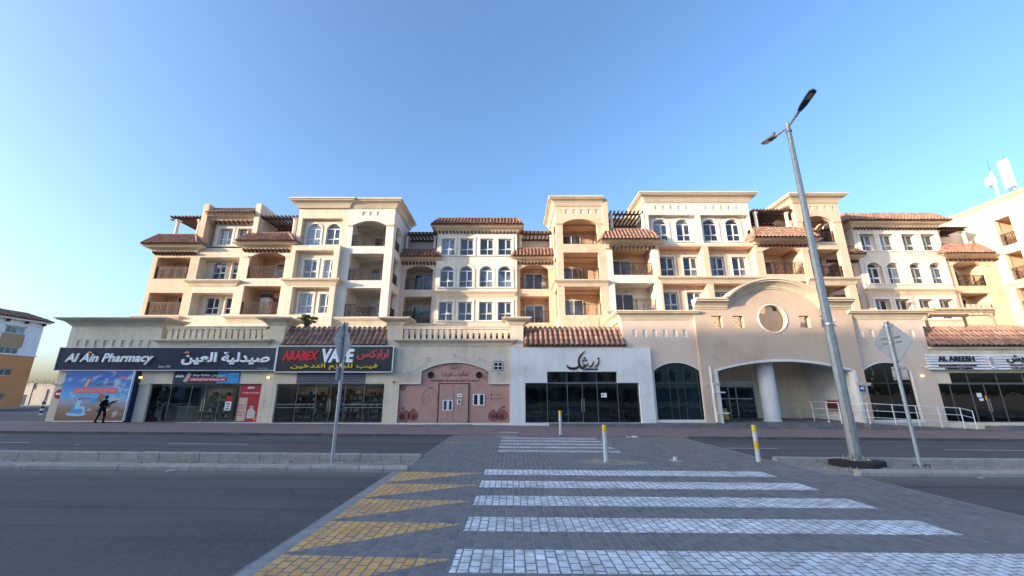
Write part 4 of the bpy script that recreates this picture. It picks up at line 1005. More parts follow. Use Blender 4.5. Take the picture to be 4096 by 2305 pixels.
# ---- bay 12
panel(A, 'tan', rect(22.45, 27.0, BASE, 15.4), [(archp(22.92, 26.47, 12.4, 14.62, 15.06), .45), (rect(22.9, 26.45, 9.0, 11.72), .45)], T_front(F + .02), 2.4)
loggia(22.92, 26.47, 12.4, 15.06, F + .02, 2.6, 'tan', .45, door=(23.3, 25.2)); loggia(22.9, 26.45, 9.0, 11.72, F + .02, 2.6, 'tan', .45, door=(23.3, 25.2))
caps(22.6, 14.6, F, .5, 'trim'); caps(26.75, 14.6, F, .5, 'trim')
canopy(22.45, 27.3, 21.75, 27.6, 22.6, 27.2, 15.25, 15.6, 16.95, F, .9, .25, 5, 1, .33, 14)
core(22.45, 27.0, 37.2, 46, BASE, 15.3, 'tan'); MB().box(22.4, 26.5, 34.4, 38, 15.35, 15.5).build('terrace_floor', 'cream', A)
core(22.1, 22.6, F - .1, 36, 15.25, 16.75, 'white_wall', 'parapet')
column(23.1, 34.8, 15.4, 18.65); column(26.05, 34.8, 15.4, 18.65); pergola(22.8, 26.3, 34.8, 37.6, 18.6, 12)
core(22.3, 26.6, 37.6, 38.2, 15.3, 19.2, 'cream'); cornice(A, [(22.3, 37.6), (26.6, 37.6)], 19.1, 19.7, .4)
# ---- bay 13: right corner tower
o3 = [(27.1, 30.0, 9.15, 11.35), (27.1, 30.0, 12.1, 14.78), (27.1, 29.9, 15.5, 18.09)]
tower(26.5, 30.7, 1, 'tan', o3, 19.4, ([27.25 + .72 * i for i in range(5)], 18.66, 19.1), arch3=(17.57, 18.09))
caps(30.25, 17.55, F, .7, 'trim'); caps(26.85, 17.55, F, .5, 'trim')
cornice(A, [(26.5, 40), (26.5, F), (30.7, F), (30.7, 40)], 19.38, 20.16, .7)
cornice(A, [(26.4, F), (30.7, F), (30.7, F + 3)], 11.43, 12.02, .42, 'trim', 'ledge')
core(26.6, 30.6, F + .3, 40, 19.3, 19.9, 'tan', 'roof_slab')
# ---- bays 14-16: right-hand recess
recess(30.7, 34.25, 'mauve_light', (31.2, 33.7, 12.0, 14.1, 14.55), (31.2, 33.7, 8.8, 11.3), (31.0, 34.6, 31.1, 33.9, 14.75, 15.2, 15.2, 16.35), (31.3, 33.7), 18.8)
fourbay(34.27, 42.85, [34.85, 36.8, 39.03, 40.98], 1.42, ((8.9, 10.8), (12.35, 14.5), (15.75, 17.5)), (11.27, 11.81), (33.5, 43.7, 34.2, 43.2, 18.7, 19.95), zc=18.15, ncorb=24, dep=.45)
recess(42.85, 48.0, 'tan', (43.58, 46.5, 12.17, 14.28, 14.76), (43.5, 46.4, 9.2, 11.45), (42.3, 47.2, 43.0, 46.9, 14.95, 15.3, 15.4, 16.57), (43.6, 46.3), 19.1, prio=6)
flush_tiles_later = True

# ================================================================== OTHER BUILDINGS
# ---- right wing standing at a right angle to the block
wing = thing('wing_building', (52, 34, 0), 'sunlit cream wing at the right edge with balcony openings facing left', 'building')
A_keep, A = A, wing
XW = 48.0
wops = [rect(35.40, 36.72, z0, z1) for z0, z1 in ((15.9, 18.65), (12.45, 15.12), (9.2, 11.66))] + [rect(30.5, 33.0, z0, z1) for z0, z1 in ((15.9, 18.65), (12.45, 15.12), (9.2, 11.66))]
panel(wing, 'cream', rect(27.5, 41, 12.0, 19.95), [(q, .5) for q in wops if q[0][1] > 12], T_mx(XW), 8)
panel(wing, 'tan', rect(27.5, 41, 6.0, 11.99), [(q, .5) for q in wops if q[0][1] < 12], T_mx(XW), 8)
for q in wops:
    (y0, z0), (y1, z1) = q[0], q[2]
    mb = MB(); x0, x1 = XW + .5, XW + 2.2; a, c = y0 - .1, y1 + .1
    mb.add([(x0, a, z0 - .03), (x1, a, z0 - .03), (x1, c, z0 - .03), (x0, c, z0 - .03), (x0, a, z1 + .03), (x1, a, z1 + .03), (x1, c, z1 + .03), (x0, c, z1 + .03)], [(0, 1, 2, 3), (4, 5, 6, 7), (1, 2, 6, 5), (0, 1, 5, 4), (2, 3, 7, 6)])
    mb.build('balcony_interior', 'tan', wing)
    railing(wing, 0, y1 - y0 - .04, z0, 0, 1.25, math.pi / 2, (XW + .25, y0 + .02, z0))
cornice(wing, [(XW, 41), (XW, 27.5), (56, 27.5)], 19.93, 20.58, .45); cornice(wing, [(XW, 38.5), (XW, 27.5), (56, 27.5)], 11.72, 12.32, .4, 'trim', 'ledge')
cornice(wing, [(XW, 39.5), (XW, 27.5), (56, 27.5)], 8.7, 9.3, .4, 'trim', 'ledge')
MB().box(XW + .2, 56, 27.7, 44, 19.9, 20.3).build('roof_slab', 'cream', wing)
panel(wing, 'cream', rect(XW, 56, -1, 19.94), [], T_front(27.5), .3)
MB().box(XW + .01, XW + .3, 27.52, 41, -1, 6.02).build('wall', 'tan', wing)
A = A_keep
# ---- orange house at the far left
hs = thing('corner_house', (-70, 45, 0), 'orange and white house with red tiled roof at the left edge', 'house')
XH = -66.0
hw = [(y0, z0) for z0 in (9.75, 7.08, 4.3, 1.2) for y0 in (51.55, 44.5)]
lowh = [(rect(y, y + 2.05, z, z + .85), .25) for y, z in hw if z < 6.9]; upph = [(rect(y, y + 2.05, z, z + .8), .25) for y, z in hw if z > 6.9]
panel(hs, 'orange_wall', rect(38, 55.7, -.3, 7.0), lowh, T_px(XH), 10)
panel(hs, 'pale', rect(38, 55.7, 7.0, 11.5), upph + [(rect(51.3, 53.85, 7.95, 9.7), .08)], T_px(XH), 10)
MB().box(XH - .2, XH - .081, 51.2, 53.9, 7.9, 9.74).build('wall_panel', 'sand_wall', hs)
MB().box(XH - .02, XH + .12, 37.9, 55.85, 6.93, 7.05).build('string_course', 'pale', hs)
for y, z in hw:
    f_ = MB(); x = XH - .18
    f_.box(x, x + .06, y, y + 2.05, z, z + .05).box(x, x + .06, y, y + 2.05, z + .78, z + .83)
    for k_ in range(4): f_.box(x, x + .06, y + k_ * .667, y + k_ * .667 + .05, z + .05, z + .78)
    o = f_.build('window', 'frame_white', hs)
    for k_ in range(3): MB().box(x + .02, x + .03, y + .05 + k_ * .667, y + .667 + k_ * .667, z + .05, z + .78).build('pane', 'window_glass', o)
    MB().box(XH - .01, XH + .05, y - .2, y + 2.25, z + .85, z + .98).build('lintel', 'sand_wall', hs)
for k_ in range(9):
    y = 39.0 + k_ * 2.05; MB().box(XH, XH + .45, y, y + .16, 11.15, 11.5).build('bracket', 'timber', hs)
MB().box(XH - 10, XH + .5, 37.8, 56.1, 11.5, 11.75).build('eave_board', 'white_trim', hs)
slope(hs, (XH + .6, 37.6, 11.75), (XH + .6, 56.3, 11.75), (XH - 1.6, 54.4, 12.75), (XH - 1.6, 39.5, 12.75), .42, 5, hips=True)
slope(hs, (XH + .6, 56.3, 11.75), (XH - 10, 56.3, 11.75), (XH - 9, 54.4, 12.75), (XH - 1.6, 54.4, 12.75), .42, 5, hips=False)
MB().box(XH - 10, XH - .3, 38.2, 55.6, -.3, 11.4).build('wall', 'orange_wall', hs)
# ---- compound wall behind it
cw = thing('compound_wall', (-80, 70, 0), 'grey rendered compound wall with gate and razor wire beyond the house', 'wall')
MB().box(-110, -40, 70, 70.3, -.4, 3.45).build('wall', 'concrete_wall', cw)
MB().box(-110, -40, 69.93, 70.37, 3.45, 3.58).build('coping', 'concrete_wall', cw)
for x in (-90, -82.2, -76.0, -69): MB().box(x, x + .7, 69.8, 70.4, -.4, 3.75).build('pier', 'concrete_wall', cw)
gt = MB().box(-81.3, -79.0, 69.85, 69.99, -.1, 2.75).build('gate', 'concrete_wall', cw); MB().box(-80.2, -80.1, 69.82, 69.86, 1.0, 1.3).build('handle', 'steel', gt)
wire = MB()
pts = [(-86 + .012 * i * 4, 70.15 + .25 * math.cos(i * .42), 4.1 + .28 * math.sin(i * .42)) for i in range(360)]
wire.path(pts, .012, 3)
for x in (-84, -80, -76, -72): wire.path([(x - .4, 70.15, 4.25), (x, 70.15, 3.6), (x + .4, 70.15, 4.25)], .03, 4)
wire.build('razor_wire', 'dark_grey', cw)
ub = thing('utility_cabinet', (-81, 68.5, 0), 'white louvred utility cabinet standing before the grey compound wall', 'cabinet')
MB().box(-80.6, -79.0, 66.5, 67.2, -.1, 1.85).build('body', 'concrete_wall', ub)
for i in range(9): MB().box(-80.5, -79.1, 66.46, 66.499, .15 + i * .18, .25 + i * .18).build('louvre', 'concrete_wall', ub)
# ---- terraces across the street, behind the camera: they shade the street and show in the glass
def across(x0, x1, y, h, label, fl=3.4):
    o = thing('apartment_building', ((x0 + x1) / 2, y - 6, 0), label, 'building')
    hl = []; x = x0 + 1.2
    while x < x1 - 2.4:
        for k_ in range(int((h - 4.2) / fl)): hl.append(rect(x, x + 1.6, 4.6 + k_ * fl, 6.5 + k_ * fl))
        x += 3.1
    T = lambda u, d, z: (u, y - d, z)
    panel(o, 'opposite', rect(x0, x1, -1, h), [(q, .3) for q in hl], T, 14)
    MB().box(x0, x1, y - 14, y - 13.8, -1, h).build('wall', 'opposite', o); MB().box(x0, x1, y - 14, y - .1, h - .1, h).build('roof_slab', 'opposite', o)
    pm = MB().box(0, 1.6, 0, .02, 0, 1.9).mesh('pane', 'window_glass')
    for q in hl: put('window', pm, o, (q[0][0], y - .29, q[0][1]))
    MB().box(x0, x1, y, y + .6, h - .5, h).build('cornice', 'trim', o)
    MB().box(x0 + .5, x1 - .5, y + .02, y + .05, .3, 3.2).build('shop_window', 'window_glass', o)
    return o
across(-58, 62, -26, 10.6, 'low tan terrace across the street, seen only mirrored in the shop glass')
across(-205, -137, -26, 34.7, 'tall tan block far down the street casting the left-hand shade')
across(-136.9, -117, -26, 32.2, 'lowest tan block down the street, between two taller ones')
across(-116.9, -95.5, -26, 33.0, 'tan block down the street shading the portico')
across(-95.4, -64, -26, 32.7, 'tan block down the street nearest to the low terrace')

# ================================================================== SIGNS
# pharmacy fascia
SY = P - .35
sg = thing('pharmacy_sign', (-25.5, P, 4.4), 'long navy fascia sign with white raised Al Ain Pharmacy lettering', 'sign')
MB().box(-33.2, -17.28, SY, P - .005, 3.66, 5.27).build('board', 'navy_board', sg)
MB().box(-33.24, -17.24, SY - .04, SY + .02, 5.27, 5.315).box(-33.24, -17.24, SY - .04, SY + .02, 3.62, 3.66).box(-33.24, -33.2, SY - .04, P - .01, 3.66, 5.27).box(-17.28, -17.24, SY - .04, SY + .02, 3.66, 5.27).build('trim', 'sign_white', sg)
def raised(parent, body, x0, x1, z0, z1, mat, bold=.02, shear=0, d=.09, side='letter_side'):
    letters(parent, body, x0 + .06, x1 + .06, z0 - .02, z1 - .02, SY - .002, side, d, bold + .004, shear, 'letter_return')
    letters(parent, body, x0, x1, z0, z1, SY - d - .006, mat, .015, bold, shear)
raised(sg, 'Al Ain Pharmacy', -32.55, -26.15, 4.05, 4.86, 'letter_white', .022, .22)
raised(sg, 'صيدلية العين', -24.05, -17.65, 4.02, 4.95, 'letter_white', .03)
letters(sg, 'Since 1976', -25.7, -24.85, 3.84, 3.99, SY - .002, 'letter_white', .004, 0, .2)
for cx in (-30.85, -23.75):
    MB().prism([(cx - .22, 4.86), (cx - .02, 4.87), (cx + .22, 4.86), (cx + .12, 4.97), (cx, 5.0), (cx - .12, 4.97)], SY - .12, SY - .1).build('leaf_mark', 'leaf_orange', sg)
letters(sg, 'alainpharmacy.ae', -18.5, -17.75, 3.76, 3.83, SY - .002, 'letter_white', .003)
# vape fascia
vg = thing('vape_shop_sign', (-13, P, 4.4), 'black fascia sign with red and white raised ARABEX VAPE lettering', 'sign')
MB().box(-17.15, -8.72, SY - .02, P - .006, 3.55, 5.36).build('board', 'black_board', vg)
MB().box(-17.2, -8.67, SY - .07, SY + .05, 5.36, 5.42).box(-17.2, -8.67, SY - .07, SY + .05, 3.49, 3.55).box(-17.21, -17.15, SY - .07, SY + .05, 3.55, 5.36).box(-8.72, -8.66, SY - .07, SY + .05, 3.55, 5.36).build('trim', 'sign_white', vg)
SY -= .022
raised(vg, 'ARABEX', -16.75, -14.15, 4.34, 5.05, 'sign_red', .04, .15, d=.05, side='red_print'); raised(vg, 'VAPE', -13.9, -11.55, 4.2, 5.2, 'letter_white', .045, .1, d=.05)
raised(vg, 'ارابكس', -11.35, -9.05, 4.40, 5.14, 'sign_red', .022, d=.05); raised(vg, 'فيب للوازم التدخين', -16.05, -9.75, 3.68, 4.12, 'letter_yellow', .02, d=.04, side='black')
SY += .022
lt = MB().box(-15.7, -10.7, P - .04, P - .004, 2.73, 3.48).build('lattice_panel', 'lattice'); tag(lt, 'dark pierced lattice panel between vape shop sign and door', 'panel')
# white restaurant lettering with halo
zg = thing('restaurant_lettering', (5, PW, 4.3), 'dark calligraphic letters with warm edge on the white shopfront', 'sign')
def brush(parent, pts, Y, mat, grow, depth, name):
    """stroke of varying width: pts [(x, z, half width)] in the wall plane"""
    n = len(pts); L, Rr = [], []
    for i, (x, z, hw) in enumerate(pts):
        x0, z0, _ = pts[max(0, i - 1)]; x1, z1, _ = pts[min(n - 1, i + 1)]; d = Vector((x1 - x0, z1 - z0)).normalized(); m_ = Vector((-d.y, d.x)) * (hw + grow)
        L.append((x + m_.x, z + m_.y)); Rr.append((x - m_.x, z - m_.y))
    mb = MB(); k = 2 * n; pl = L + Rr
    mb.add([(x, Y, z) for x, z in pl] + [(x, Y - depth, z) for x, z in pl], [(i, i + 1, n + i + 1, n + i) for i in range(n - 1)] + [(k + i, k + i + 1, k + n + i + 1, k + n + i) for i in range(n - 1)] + [(i, i + 1, k + i + 1, k + i) for i in range(n - 1)] + [(n + i, n + i + 1, k + n + i + 1, k + n + i) for i in range(n - 1)] + [(0, n, k + n, k), (n - 1, 2 * n - 1, k + 2 * n - 1, k + n - 1)])
    return mb.build(name, mat, parent)
def zc(px, pz, hw): return (4.0 + (px - 632) * .00655, 5.06 - (pz - 455) * .00655, hw * .00655)
strokes = [[(843, 455, 1), (815, 483, 5), (786, 512, 9), (770, 545, 9), (766, 585, 10), (772, 615, 12), (790, 642, 14), (812, 654, 9)],
           [(632, 610, 3), (640, 632, 8), (662, 648, 13), (700, 654, 14), (738, 646, 12), (762, 628, 8), (772, 612, 4)],
           [(806, 652, 9), (822, 640, 8), (828, 618, 5), (832, 600, 3)], [(826, 632, 6), (842, 626, 7), (848, 608, 4)], [(846, 624, 6), (862, 610, 6), (868, 590, 3)],
           [(931, 572, 3), (926, 595, 5), (912, 616, 7), (895, 628, 7), (876, 634, 3)], [(991, 556, 3), (988, 585, 5), (975, 610, 7), (958, 626, 7), (938, 634, 3)]]
dots = [(832, 536), (815, 563), (846, 563), (986, 541)]
for j_, st__ in enumerate(strokes):
    pts_s = [zc(*q_) for q_ in st__]
    brush(zg, pts_s, PW - .003 - .0015 * j_, 'halo', .034, .02, 'letter_edge'); brush(zg, pts_s, PW - .036 - .0015 * j_, 'letter_dark', 0, .03, 'letter_stroke')
for cx, cz in dots:
    x_, z_, _ = zc(cx, cz, 1)
    plate(zg, [(x_ - .11, z_), (x_, z_ - .11), (x_ + .11, z_), (x_, z_ + .11)], PW - .004, 'halo', 'letter_edge', .02); plate(zg, [(x_ - .09, z_), (x_, z_ - .09), (x_ + .09, z_), (x_, z_ + .09)], PW - .036, 'letter_dark', 'letter_dot', .03)
letters(zg, 'ZERESHK', 5.25, 6.28, 3.66, 3.80, PW - .002, 'letter_dark', .05, .03); MB().box(5.17, 5.2, PW - .05, PW - .002, 3.62, 4.35).build('bar', 'letter_dark', zg)
# right restaurant sign: slats with letters
ag = thing('slatted_sign', (34, P, 4.2), 'white slatted fascia sign with raised dark AL AREESH letters', 'sign')
AY = P - .3
for i in range(6): MB().box(30.35, 42, AY, AY + .08, 3.70 + i * .195, 3.83 + i * .195).build('slat', 'sign_white', ag)
for x in (30.6, 34.3, 38.5): MB().box(x, x + .06, AY + .08, P + .03, 3.66, 4.85).build('bracket', 'steel', ag)
AYl = AY
def lt2(body, x0, x1, z0, z1, bold=.006):
    letters(ag, body, x0, x1, z0, z1, AYl - .004, 'letter_dark', .06, bold)
lt2('AL AREESH', 31.15, 33.8, 4.28, 4.67, .035); lt2('RESTAURANT & CAFETERIA', 31.1, 33.85, 3.93, 4.04); lt2('LEBANESE CUISINE', 31.5, 33.5, 3.72, 3.83)
lt2('العريش', 36.15, 38.6, 4.15, 4.78, .02); lt2('مطعم وكافتيريا', 36.3, 38.5, 3.92, 4.08); lt2('المأكولات اللبنانية', 36.3, 38.5, 3.72, 3.86)
MB().prism([(34.72, 4.72), (35.22, 4.62), (35.12, 4.35), (35.2, 4.1), (35.02, 3.86), (35.3, 3.8), (35.3, 3.7), (34.8, 3.7), (34.8, 3.8), (34.95, 3.86), (34.82, 4.1), (34.9, 4.4)], AY - .06, AY - .004).build('emblem', 'sign_white', ag)
for i in range(6): MB().box(34.82 + .02 * (i % 2), 35.12, AY - .068, AY - .061, 4.0 + i * .1, 4.05 + i * .1).build('emblem_stripe', 'print_maroon', ag)
letters(ag, 'SINCE 1990', 34.83, 35.27, 3.72, 3.79, AY - .061, 'letter_dark', .004)
# number plaque 45
pq = thing('number_plaque', (25.15, PP, 2.3), 'blue plaque with white number 45 beside the arched entrance', 'plaque')
plate(pq, rrect(24.93, 25.42, 1.98, 2.62, .07), PP - .005, 'steel', 'backing', .02); plate(pq, rrect(24.96, 25.39, 2.16, 2.60, .05), PP - .026, 'plaque_blue', 'face', .006)
letters(pq, '45', 25.03, 25.32, 2.27, 2.49, PP - .033, 'letter_white', .003, .03)
# pharmacy poster board
BY = P - .4
pb = thing('poster_board', (-30, P, 2), 'large blue and brown pharmacy poster board on the corner wall', 'poster')
k_ = BY / P
MB().box(-32.2, -27.35, BY, BY + .06, .16, 3.58).build('board', 'poster_print', pb)
MB().box(-27.35, -27.28, BY - .02, P, .14, 3.6).box(-32.2, -27.35, BY - .02, BY + .06, .10, .16).build('frame', 'sign_white', pb)
MB().box(-31.9, -27.1, BY + .12, P - .004, .0, 3.6).build('box', 'navy', pb)
q = BY - .004
plate(pb, rrect(-31.35, -28.15, 2.02, 2.42, .19), q, 'pink_print', 'url_panel', .004); letters(pb, 'alainpharmacy.ae', -31.15, -28.4, 2.08, 2.36, q - .005, 'beige_print', .003)
letters(pb, 'Shop Online', -30.1, -28.55, 2.5, 2.78, q, 'brown_print', .003, .02)
plate(pb, [(-30.75, 2.45), (-30.45, 2.38), (-30.2, 3.05), (-30.5, 3.15)], q, 'brown_print', 'phone', .004); plate(pb, [(-30.7, 2.5), (-30.5, 2.45), (-30.3, 2.95), (-30.48, 3.02)], q - .005, 'beige_print', 'phone_screen', .003)
letters(pb, 'alain', -28.3, -27.75, 3.05, 3.25, q, 'leaf_orange', .003, .03)
letters(pb, 'Download App', -30.75, -30.0, 1.62, 1.74, q, 'letter_dark', .003)
disc(pb, -30.75, .62, .14, q, 'pale_blue', 'rug', .003, .72)
plate(pb, [(-31.15, .68), (-30.4, .65), (-30.3, 1.0), (-30.55, 1.1), (-30.6, 1.25), (-31.05, 1.25), (-31.2, 1.0)], q - .004, 'blue_print', 'armchair', .003)
plate(pb, [(-30.95, .95), (-30.35, .95), (-30.25, .62), (-30.15, .62), (-30.2, 1.1), (-30.6, 1.15), (-30.55, 1.4), (-30.35, 1.5), (-30.55, 1.5), (-30.65, 1.62), (-30.85, 1.62), (-30.85, 1.45), (-30.95, 1.3)], q - .008, 'pale_blue', 'seated_figure', .003)
disc(pb, -30.74, 1.62, .09, q - .012, 'brown_print', 'figure_head', .003)
plate(pb, [(-29.4, .75), (-28.9, .85), (-28.3, 1.3), (-27.9, 1.55), (-28.4, 1.5), (-28.9, 1.2), (-29.2, 1.0)], q, 'navy', 'ribbon', .003); plate(pb, [(-29.3, .6), (-28.7, .75), (-28.35, .98), (-28.8, .9)], q, 'pale_blue', 'ribbon', .003)
plate(pb, [(-29.6, 1.5), (-29.15, 1.4), (-28.95, 1.9), (-29.35, 2.0)], q, 'brown_print', 'phone', .003); plate(pb, rrect(-29.95, -29.5, 1.35, 1.65, .1), q, 'blue_print', 'badge', .004)
# window banner and red poster
bn = thing('window_banner', (-22, P, 3.2), 'blue banner with red web address panel above the pharmacy door', 'banner')
MB().prism(rrect(-24.72, -19.88, 2.72, 3.58, .08), P - .05, P - .006).build('board', 'navy', bn)
plate(bn, rrect(-21.5, -19.9, 2.73, 3.57, .07), P - .052, 'blue_print', 'panel', .004); plate(bn, rrect(-23.55, -20.75, 2.85, 3.15, .14), P - .058, 'red', 'url_panel', .004)
letters(bn, 'alainpharmacy.ae', -23.4, -20.9, 2.88, 3.12, P - .063, 'letter_white', .003, .01); letters(bn, 'Shop Online', -23.3, -22.05, 3.2, 3.38, P - .053, 'letter_white', .003, .02)
letters(bn, 'تسوق أونلاين', -21.95, -20.95, 3.2, 3.40, P - .063, 'letter_white', .003, .01); letters(bn, 'alain', -24.55, -23.95, 3.15, 3.35, P - .053, 'letter_white', .003, .03)
letters(bn, 'Download App', -20.65, -19.98, 3.36, 3.45, P - .058, 'letter_white', .003); plate(bn, [(-23.95, 2.85), (-23.65, 2.82), (-23.4, 3.4), (-23.65, 3.5)], P - .065, 'beige_print', 'phone', .004)
rp = thing('red_poster', (-19, P, 1.4), 'red offers poster with buy one get one lettering on glass', 'poster')
RYp = P + .18
MB().box(-19.8, -18.24, RYp - .012, RYp - .0, .06, 2.66).build('sheet', 'red_print', rp); RYp -= .014
letters(rp, 'alain', -19.3, -18.8, 2.36, 2.54, RYp, 'letter_white', .003, .03); letters(rp, 'For offers scan the code', -19.6, -18.4, 2.02, 2.12, RYp, 'letter_white', .003)
plate(rp, rrect(-19.76, -19.15, .12, 1.72, .06), RYp, 'beige_print', 'panel', .003)
for i, tx in enumerate(('Buy 1', 'Get 1', 'Buy 2', 'Get 1')): letters(rp, tx, -19.72, -19.25, (1.12, .95, .66, .48)[i], (1.26, 1.08, .79, .61)[i], RYp - .004, 'red_print', .003, .02)
plate(rp, [(-19.05, .3), (-18.5, .3), (-18.45, .7), (-18.6, .9), (-18.68, 1.0), (-18.65, 1.12), (-18.8, 1.18), (-18.93, 1.1), (-18.9, .95), (-19.05, .85)], RYp, 'fabric_white', 'printed_figure', .003)
disc(rp, -18.79, 1.06, .07, RYp - .004, 'brown_print', 'printed_face', .003); disc(rp, -18.45, .25, .11, RYp, 'leaf_orange', 'badge', .003)
dp = thing('delivery_sticker', (-20.6, P, 1.2), 'red and white free delivery phone sticker on the glass', 'sticker')
plate(dp, rrect(-20.75, -20.3, .85, 1.45, .06), P + .19, 'sign_white', 'number_panel', .006); plate(dp, rrect(-20.72, -20.27, 1.45, 1.82, .05), P + .19, 'red', 'title_panel', .006)
for i, tx in enumerate(('800', '500', '800')): letters(dp, tx, -20.68, -20.38, 1.24 - i * .17, 1.36 - i * .17, P + .183, 'navy', .002, .03)
# no-entry roundel
ne = thing('no_entry_sign', (-32.7, P, 2), 'round red no entry sign behind the poster board edge', 'sign')
disc(ne, -32.66, 1.98, .34, P - .06, 'red', 'disc', .02, n=28); MB().box(-32.9, -32.42, P - .09, P - .081, 1.92, 2.06).build('bar', 'sign_white', ne)
MB().tube((-32.66, P - .05, 1.98), (-32.66, P, 1.98), .03).build('stub', 'post_metal', ne)

# ================================================================== RESTAURANT FRONT DETAIL
bd = shop; py = P + .128
dr = MB().box(-5.29, -4.24, py - .05, py - .002, .02, 2.68).box(-4.22, -3.17, py - .05, py - .002, .02, 2.68).build('pink_door', 'pink_door', shop)
MB().box(-5.35, -5.30, py - .07, py - .002, .02, 2.74).box(-3.16, -3.11, py - .07, py - .002, .02, 2.74).box(-5.35, -3.11, py - .07, py - .002, 2.69, 2.74).build('door_frame', 'black', shop)
for x0, x1, z0, z1 in ((-4.99, -4.25, .83, 1.56), (-2.84, -1.98, 1.18, 1.98)):
    yy = py - .055 if x0 < -4 else py - .004
    o = MB().box(x0, x1, yy - .04, yy, z0, z0 + .06).box(x0, x1, yy - .04, yy, z1 - .06, z1).box(x0, x0 + .09, yy - .04, yy, z0 + .06, z1 - .06).box(x1 - .09, x1, yy - .04, yy, z0 + .06, z1 - .06).box((x0 + x1) / 2 - .09, (x0 + x1) / 2 + .09, yy - .04, yy, z0 + .06, z1 - .06).build('window', 'frame_white', shop)
    MB().box(x0 + .09, (x0 + x1) / 2 - .09, yy - .012, yy - .004, z0 + .06, z1 - .06).build('pane', 'window_glass', o); MB().box((x0 + x1) / 2 + .09, x1 - .09, yy - .012, yy - .004, z0 + .06, z1 - .06).build('pane', 'window_glass', o)
nt_ = thing('door_notice', (-3.8, P, 1.6), 'small white notice with intercom below on the pink door', 'notice')
MB().box(-3.98, -3.62, py - .06, py - .052, 1.78, 2.0).build('paper', 'sign_white', nt_); MB().box(-3.93, -3.67, py - .066, py - .061, 1.86, 1.91).build('print', 'navy', nt_); MB().box(-3.96, -3.68, py - .1, py - .052, 1.26, 1.6).build('intercom', 'plastic_white', nt_); MB().box(-3.87, -3.75, py - .106, py - .101, 1.32, 1.55).build('screen', 'black', nt_)
rl = thing('restaurant_print', (-4.2, P, 3), 'maroon Zereshk lettering and pomegranate drawings printed on pink boards', 'print')
q = py - .003
letters(rl, 'ZERESHK IRANIAN RESTAURANT', -5.98, -2.28, 2.85, 2.99, q, 'print_maroon', .003, .03); letters(rl, 'زرشك', -4.55, -3.78, 3.68, 4.10, q, 'print_maroon', .003, .01)
letters(rl, 'للمأكولات الإيرانية', -5.18, -3.2, 3.16, 3.62, q, 'print_maroon', .003, .01)
def outline(cx, cz, r, wd=.02, squash=1.0, seeds=0, crown=True):
    mb = MB(); n = 28
    mb.path([(cx + r * math.cos(2 * math.pi * i / n), q, cz + r * squash * math.sin(2 * math.pi * i / n)) for i in range(n + 1)], wd, 4)
    if crown:
        for d in (-.5, -.15, .2, .5): mb.tube((cx + d * .2 * r, q, cz + r * squash), (cx + d * .75 * r, q, cz + r * squash + .35 * r), wd * 1.5, .004, 4)
    for i in range(seeds):
        a = i * 2.4; rr = r * .75 * math.sqrt(i / max(1, seeds)); mb.path([(cx + rr * math.cos(a) + .045 * math.cos(t), q, cz + rr * math.sin(a) + .06 * math.sin(t)) for t in [j * math.pi / 3 for j in range(7)]], wd * .6, 3)
    return mb
for cx, cz, r, sd_, wd in ((-5.95, 1.75, .57, 5, .010), (-7.85, .45, .48, 9, .016), (-7.1, .48, .36, 7, .016), (-1.35, .45, .34, 6, .016), (-.62, .5, .5, 14, .016), (-7.95, 2.5, .24, 3, .016), (-1.85, 3.2, .26, 5, .014)):
    outline(cx, cz, r, wd, 1.05, sd_).build('pomegranate_drawing', 'print_maroon', rl)
for (cx, cz, r) in ((-7.73, .45, .40), (-7.1, .48, .35), (-1.35, .45, .33), (-.68, .5, .42), (-7.95, 2.5, .23)): disc(rl, cx, cz, r, q, 'print_mid', 'pomegranate_fill', .002)
for (cx, cz, r) in ((-7.85, .40, .20), (-7.05, .42, .17), (-1.32, .42, .15), (-.75, .42, .2)): disc(rl, cx, cz, r, q - .002, 'print_maroon', 'pomegranate_seeds', .002)
for z in (1.93, 1.66): disc(rl, -1.48, z, .07, q, 'print_maroon', 'icon', .003)
letters(rl, '02 634 0876', -1.3, -.75, 1.89, 1.97, q, 'print_maroon', .003); letters(rl, 'ZERESHK.UAE', -1.3, -.65, 1.62, 1.70, q, 'print_maroon', .003)
for i, cx in enumerate((-5.96, -2.42)):
    o = thing('loudspeaker', (cx, P, 3.3), 'round black speaker on the pink board ' + ('left' if i == 0 else 'right') + ' of the lettering', 'speaker')
    T = T_front(py)
    MB().lathe((0, 0, 0), [(.23, 0), (.24, .05), (.21, .07), (.20, .03), (.08, .0), (.07, .03), (.01, .05)], 22).build('cone', 'black', o, smooth=True)
    c = o.children[0]; c.rotation_euler.x = R(90); c.location = Vector((cx, py, 3.33)) - WL[o]; c.data.transform(Matrix.Translation(WL[o]))
def floodlight(i, x, z, lab, cable):
    o = thing('floodlight', (x, P, z), lab, 'floodlight', 'floodlights round the restaurant arch')
    MB().tube((x, P, z), (x, P - .45, z + .1), .018).build('arm', 'steel', o); MB().box(x - .14, x + .14, P - .62, P - .42, z + .05, z + .13).build('head', 'frame_grey', o)
    MB().path([(x, P - .02, z)] + [(a, P - .02, c) for a, c in cable], .012, 4).build('cable', 'plastic_white', o)
floodlight(0, -6.1, 4.42, 'grey floodlight left of the arch crown, upper of two', [(-6.5, 4.1), (-7.0, 3.75), (-7.35, 3.5)])
floodlight(1, -4.21, 4.66, 'grey floodlight above the crown of the pink arch', [(-4.6, 4.55), (-4.8, 4.5)])
floodlight(2, -2.35, 4.40, 'grey floodlight right of the arch crown, beside the vent', [(-1.8, 3.95), (-1.0, 3.45)])
floodlight(3, -7.55, 3.38, 'grey floodlight low on the left below the cctv camera', [(-7.4, 3.7), (-7.35, 3.95)])
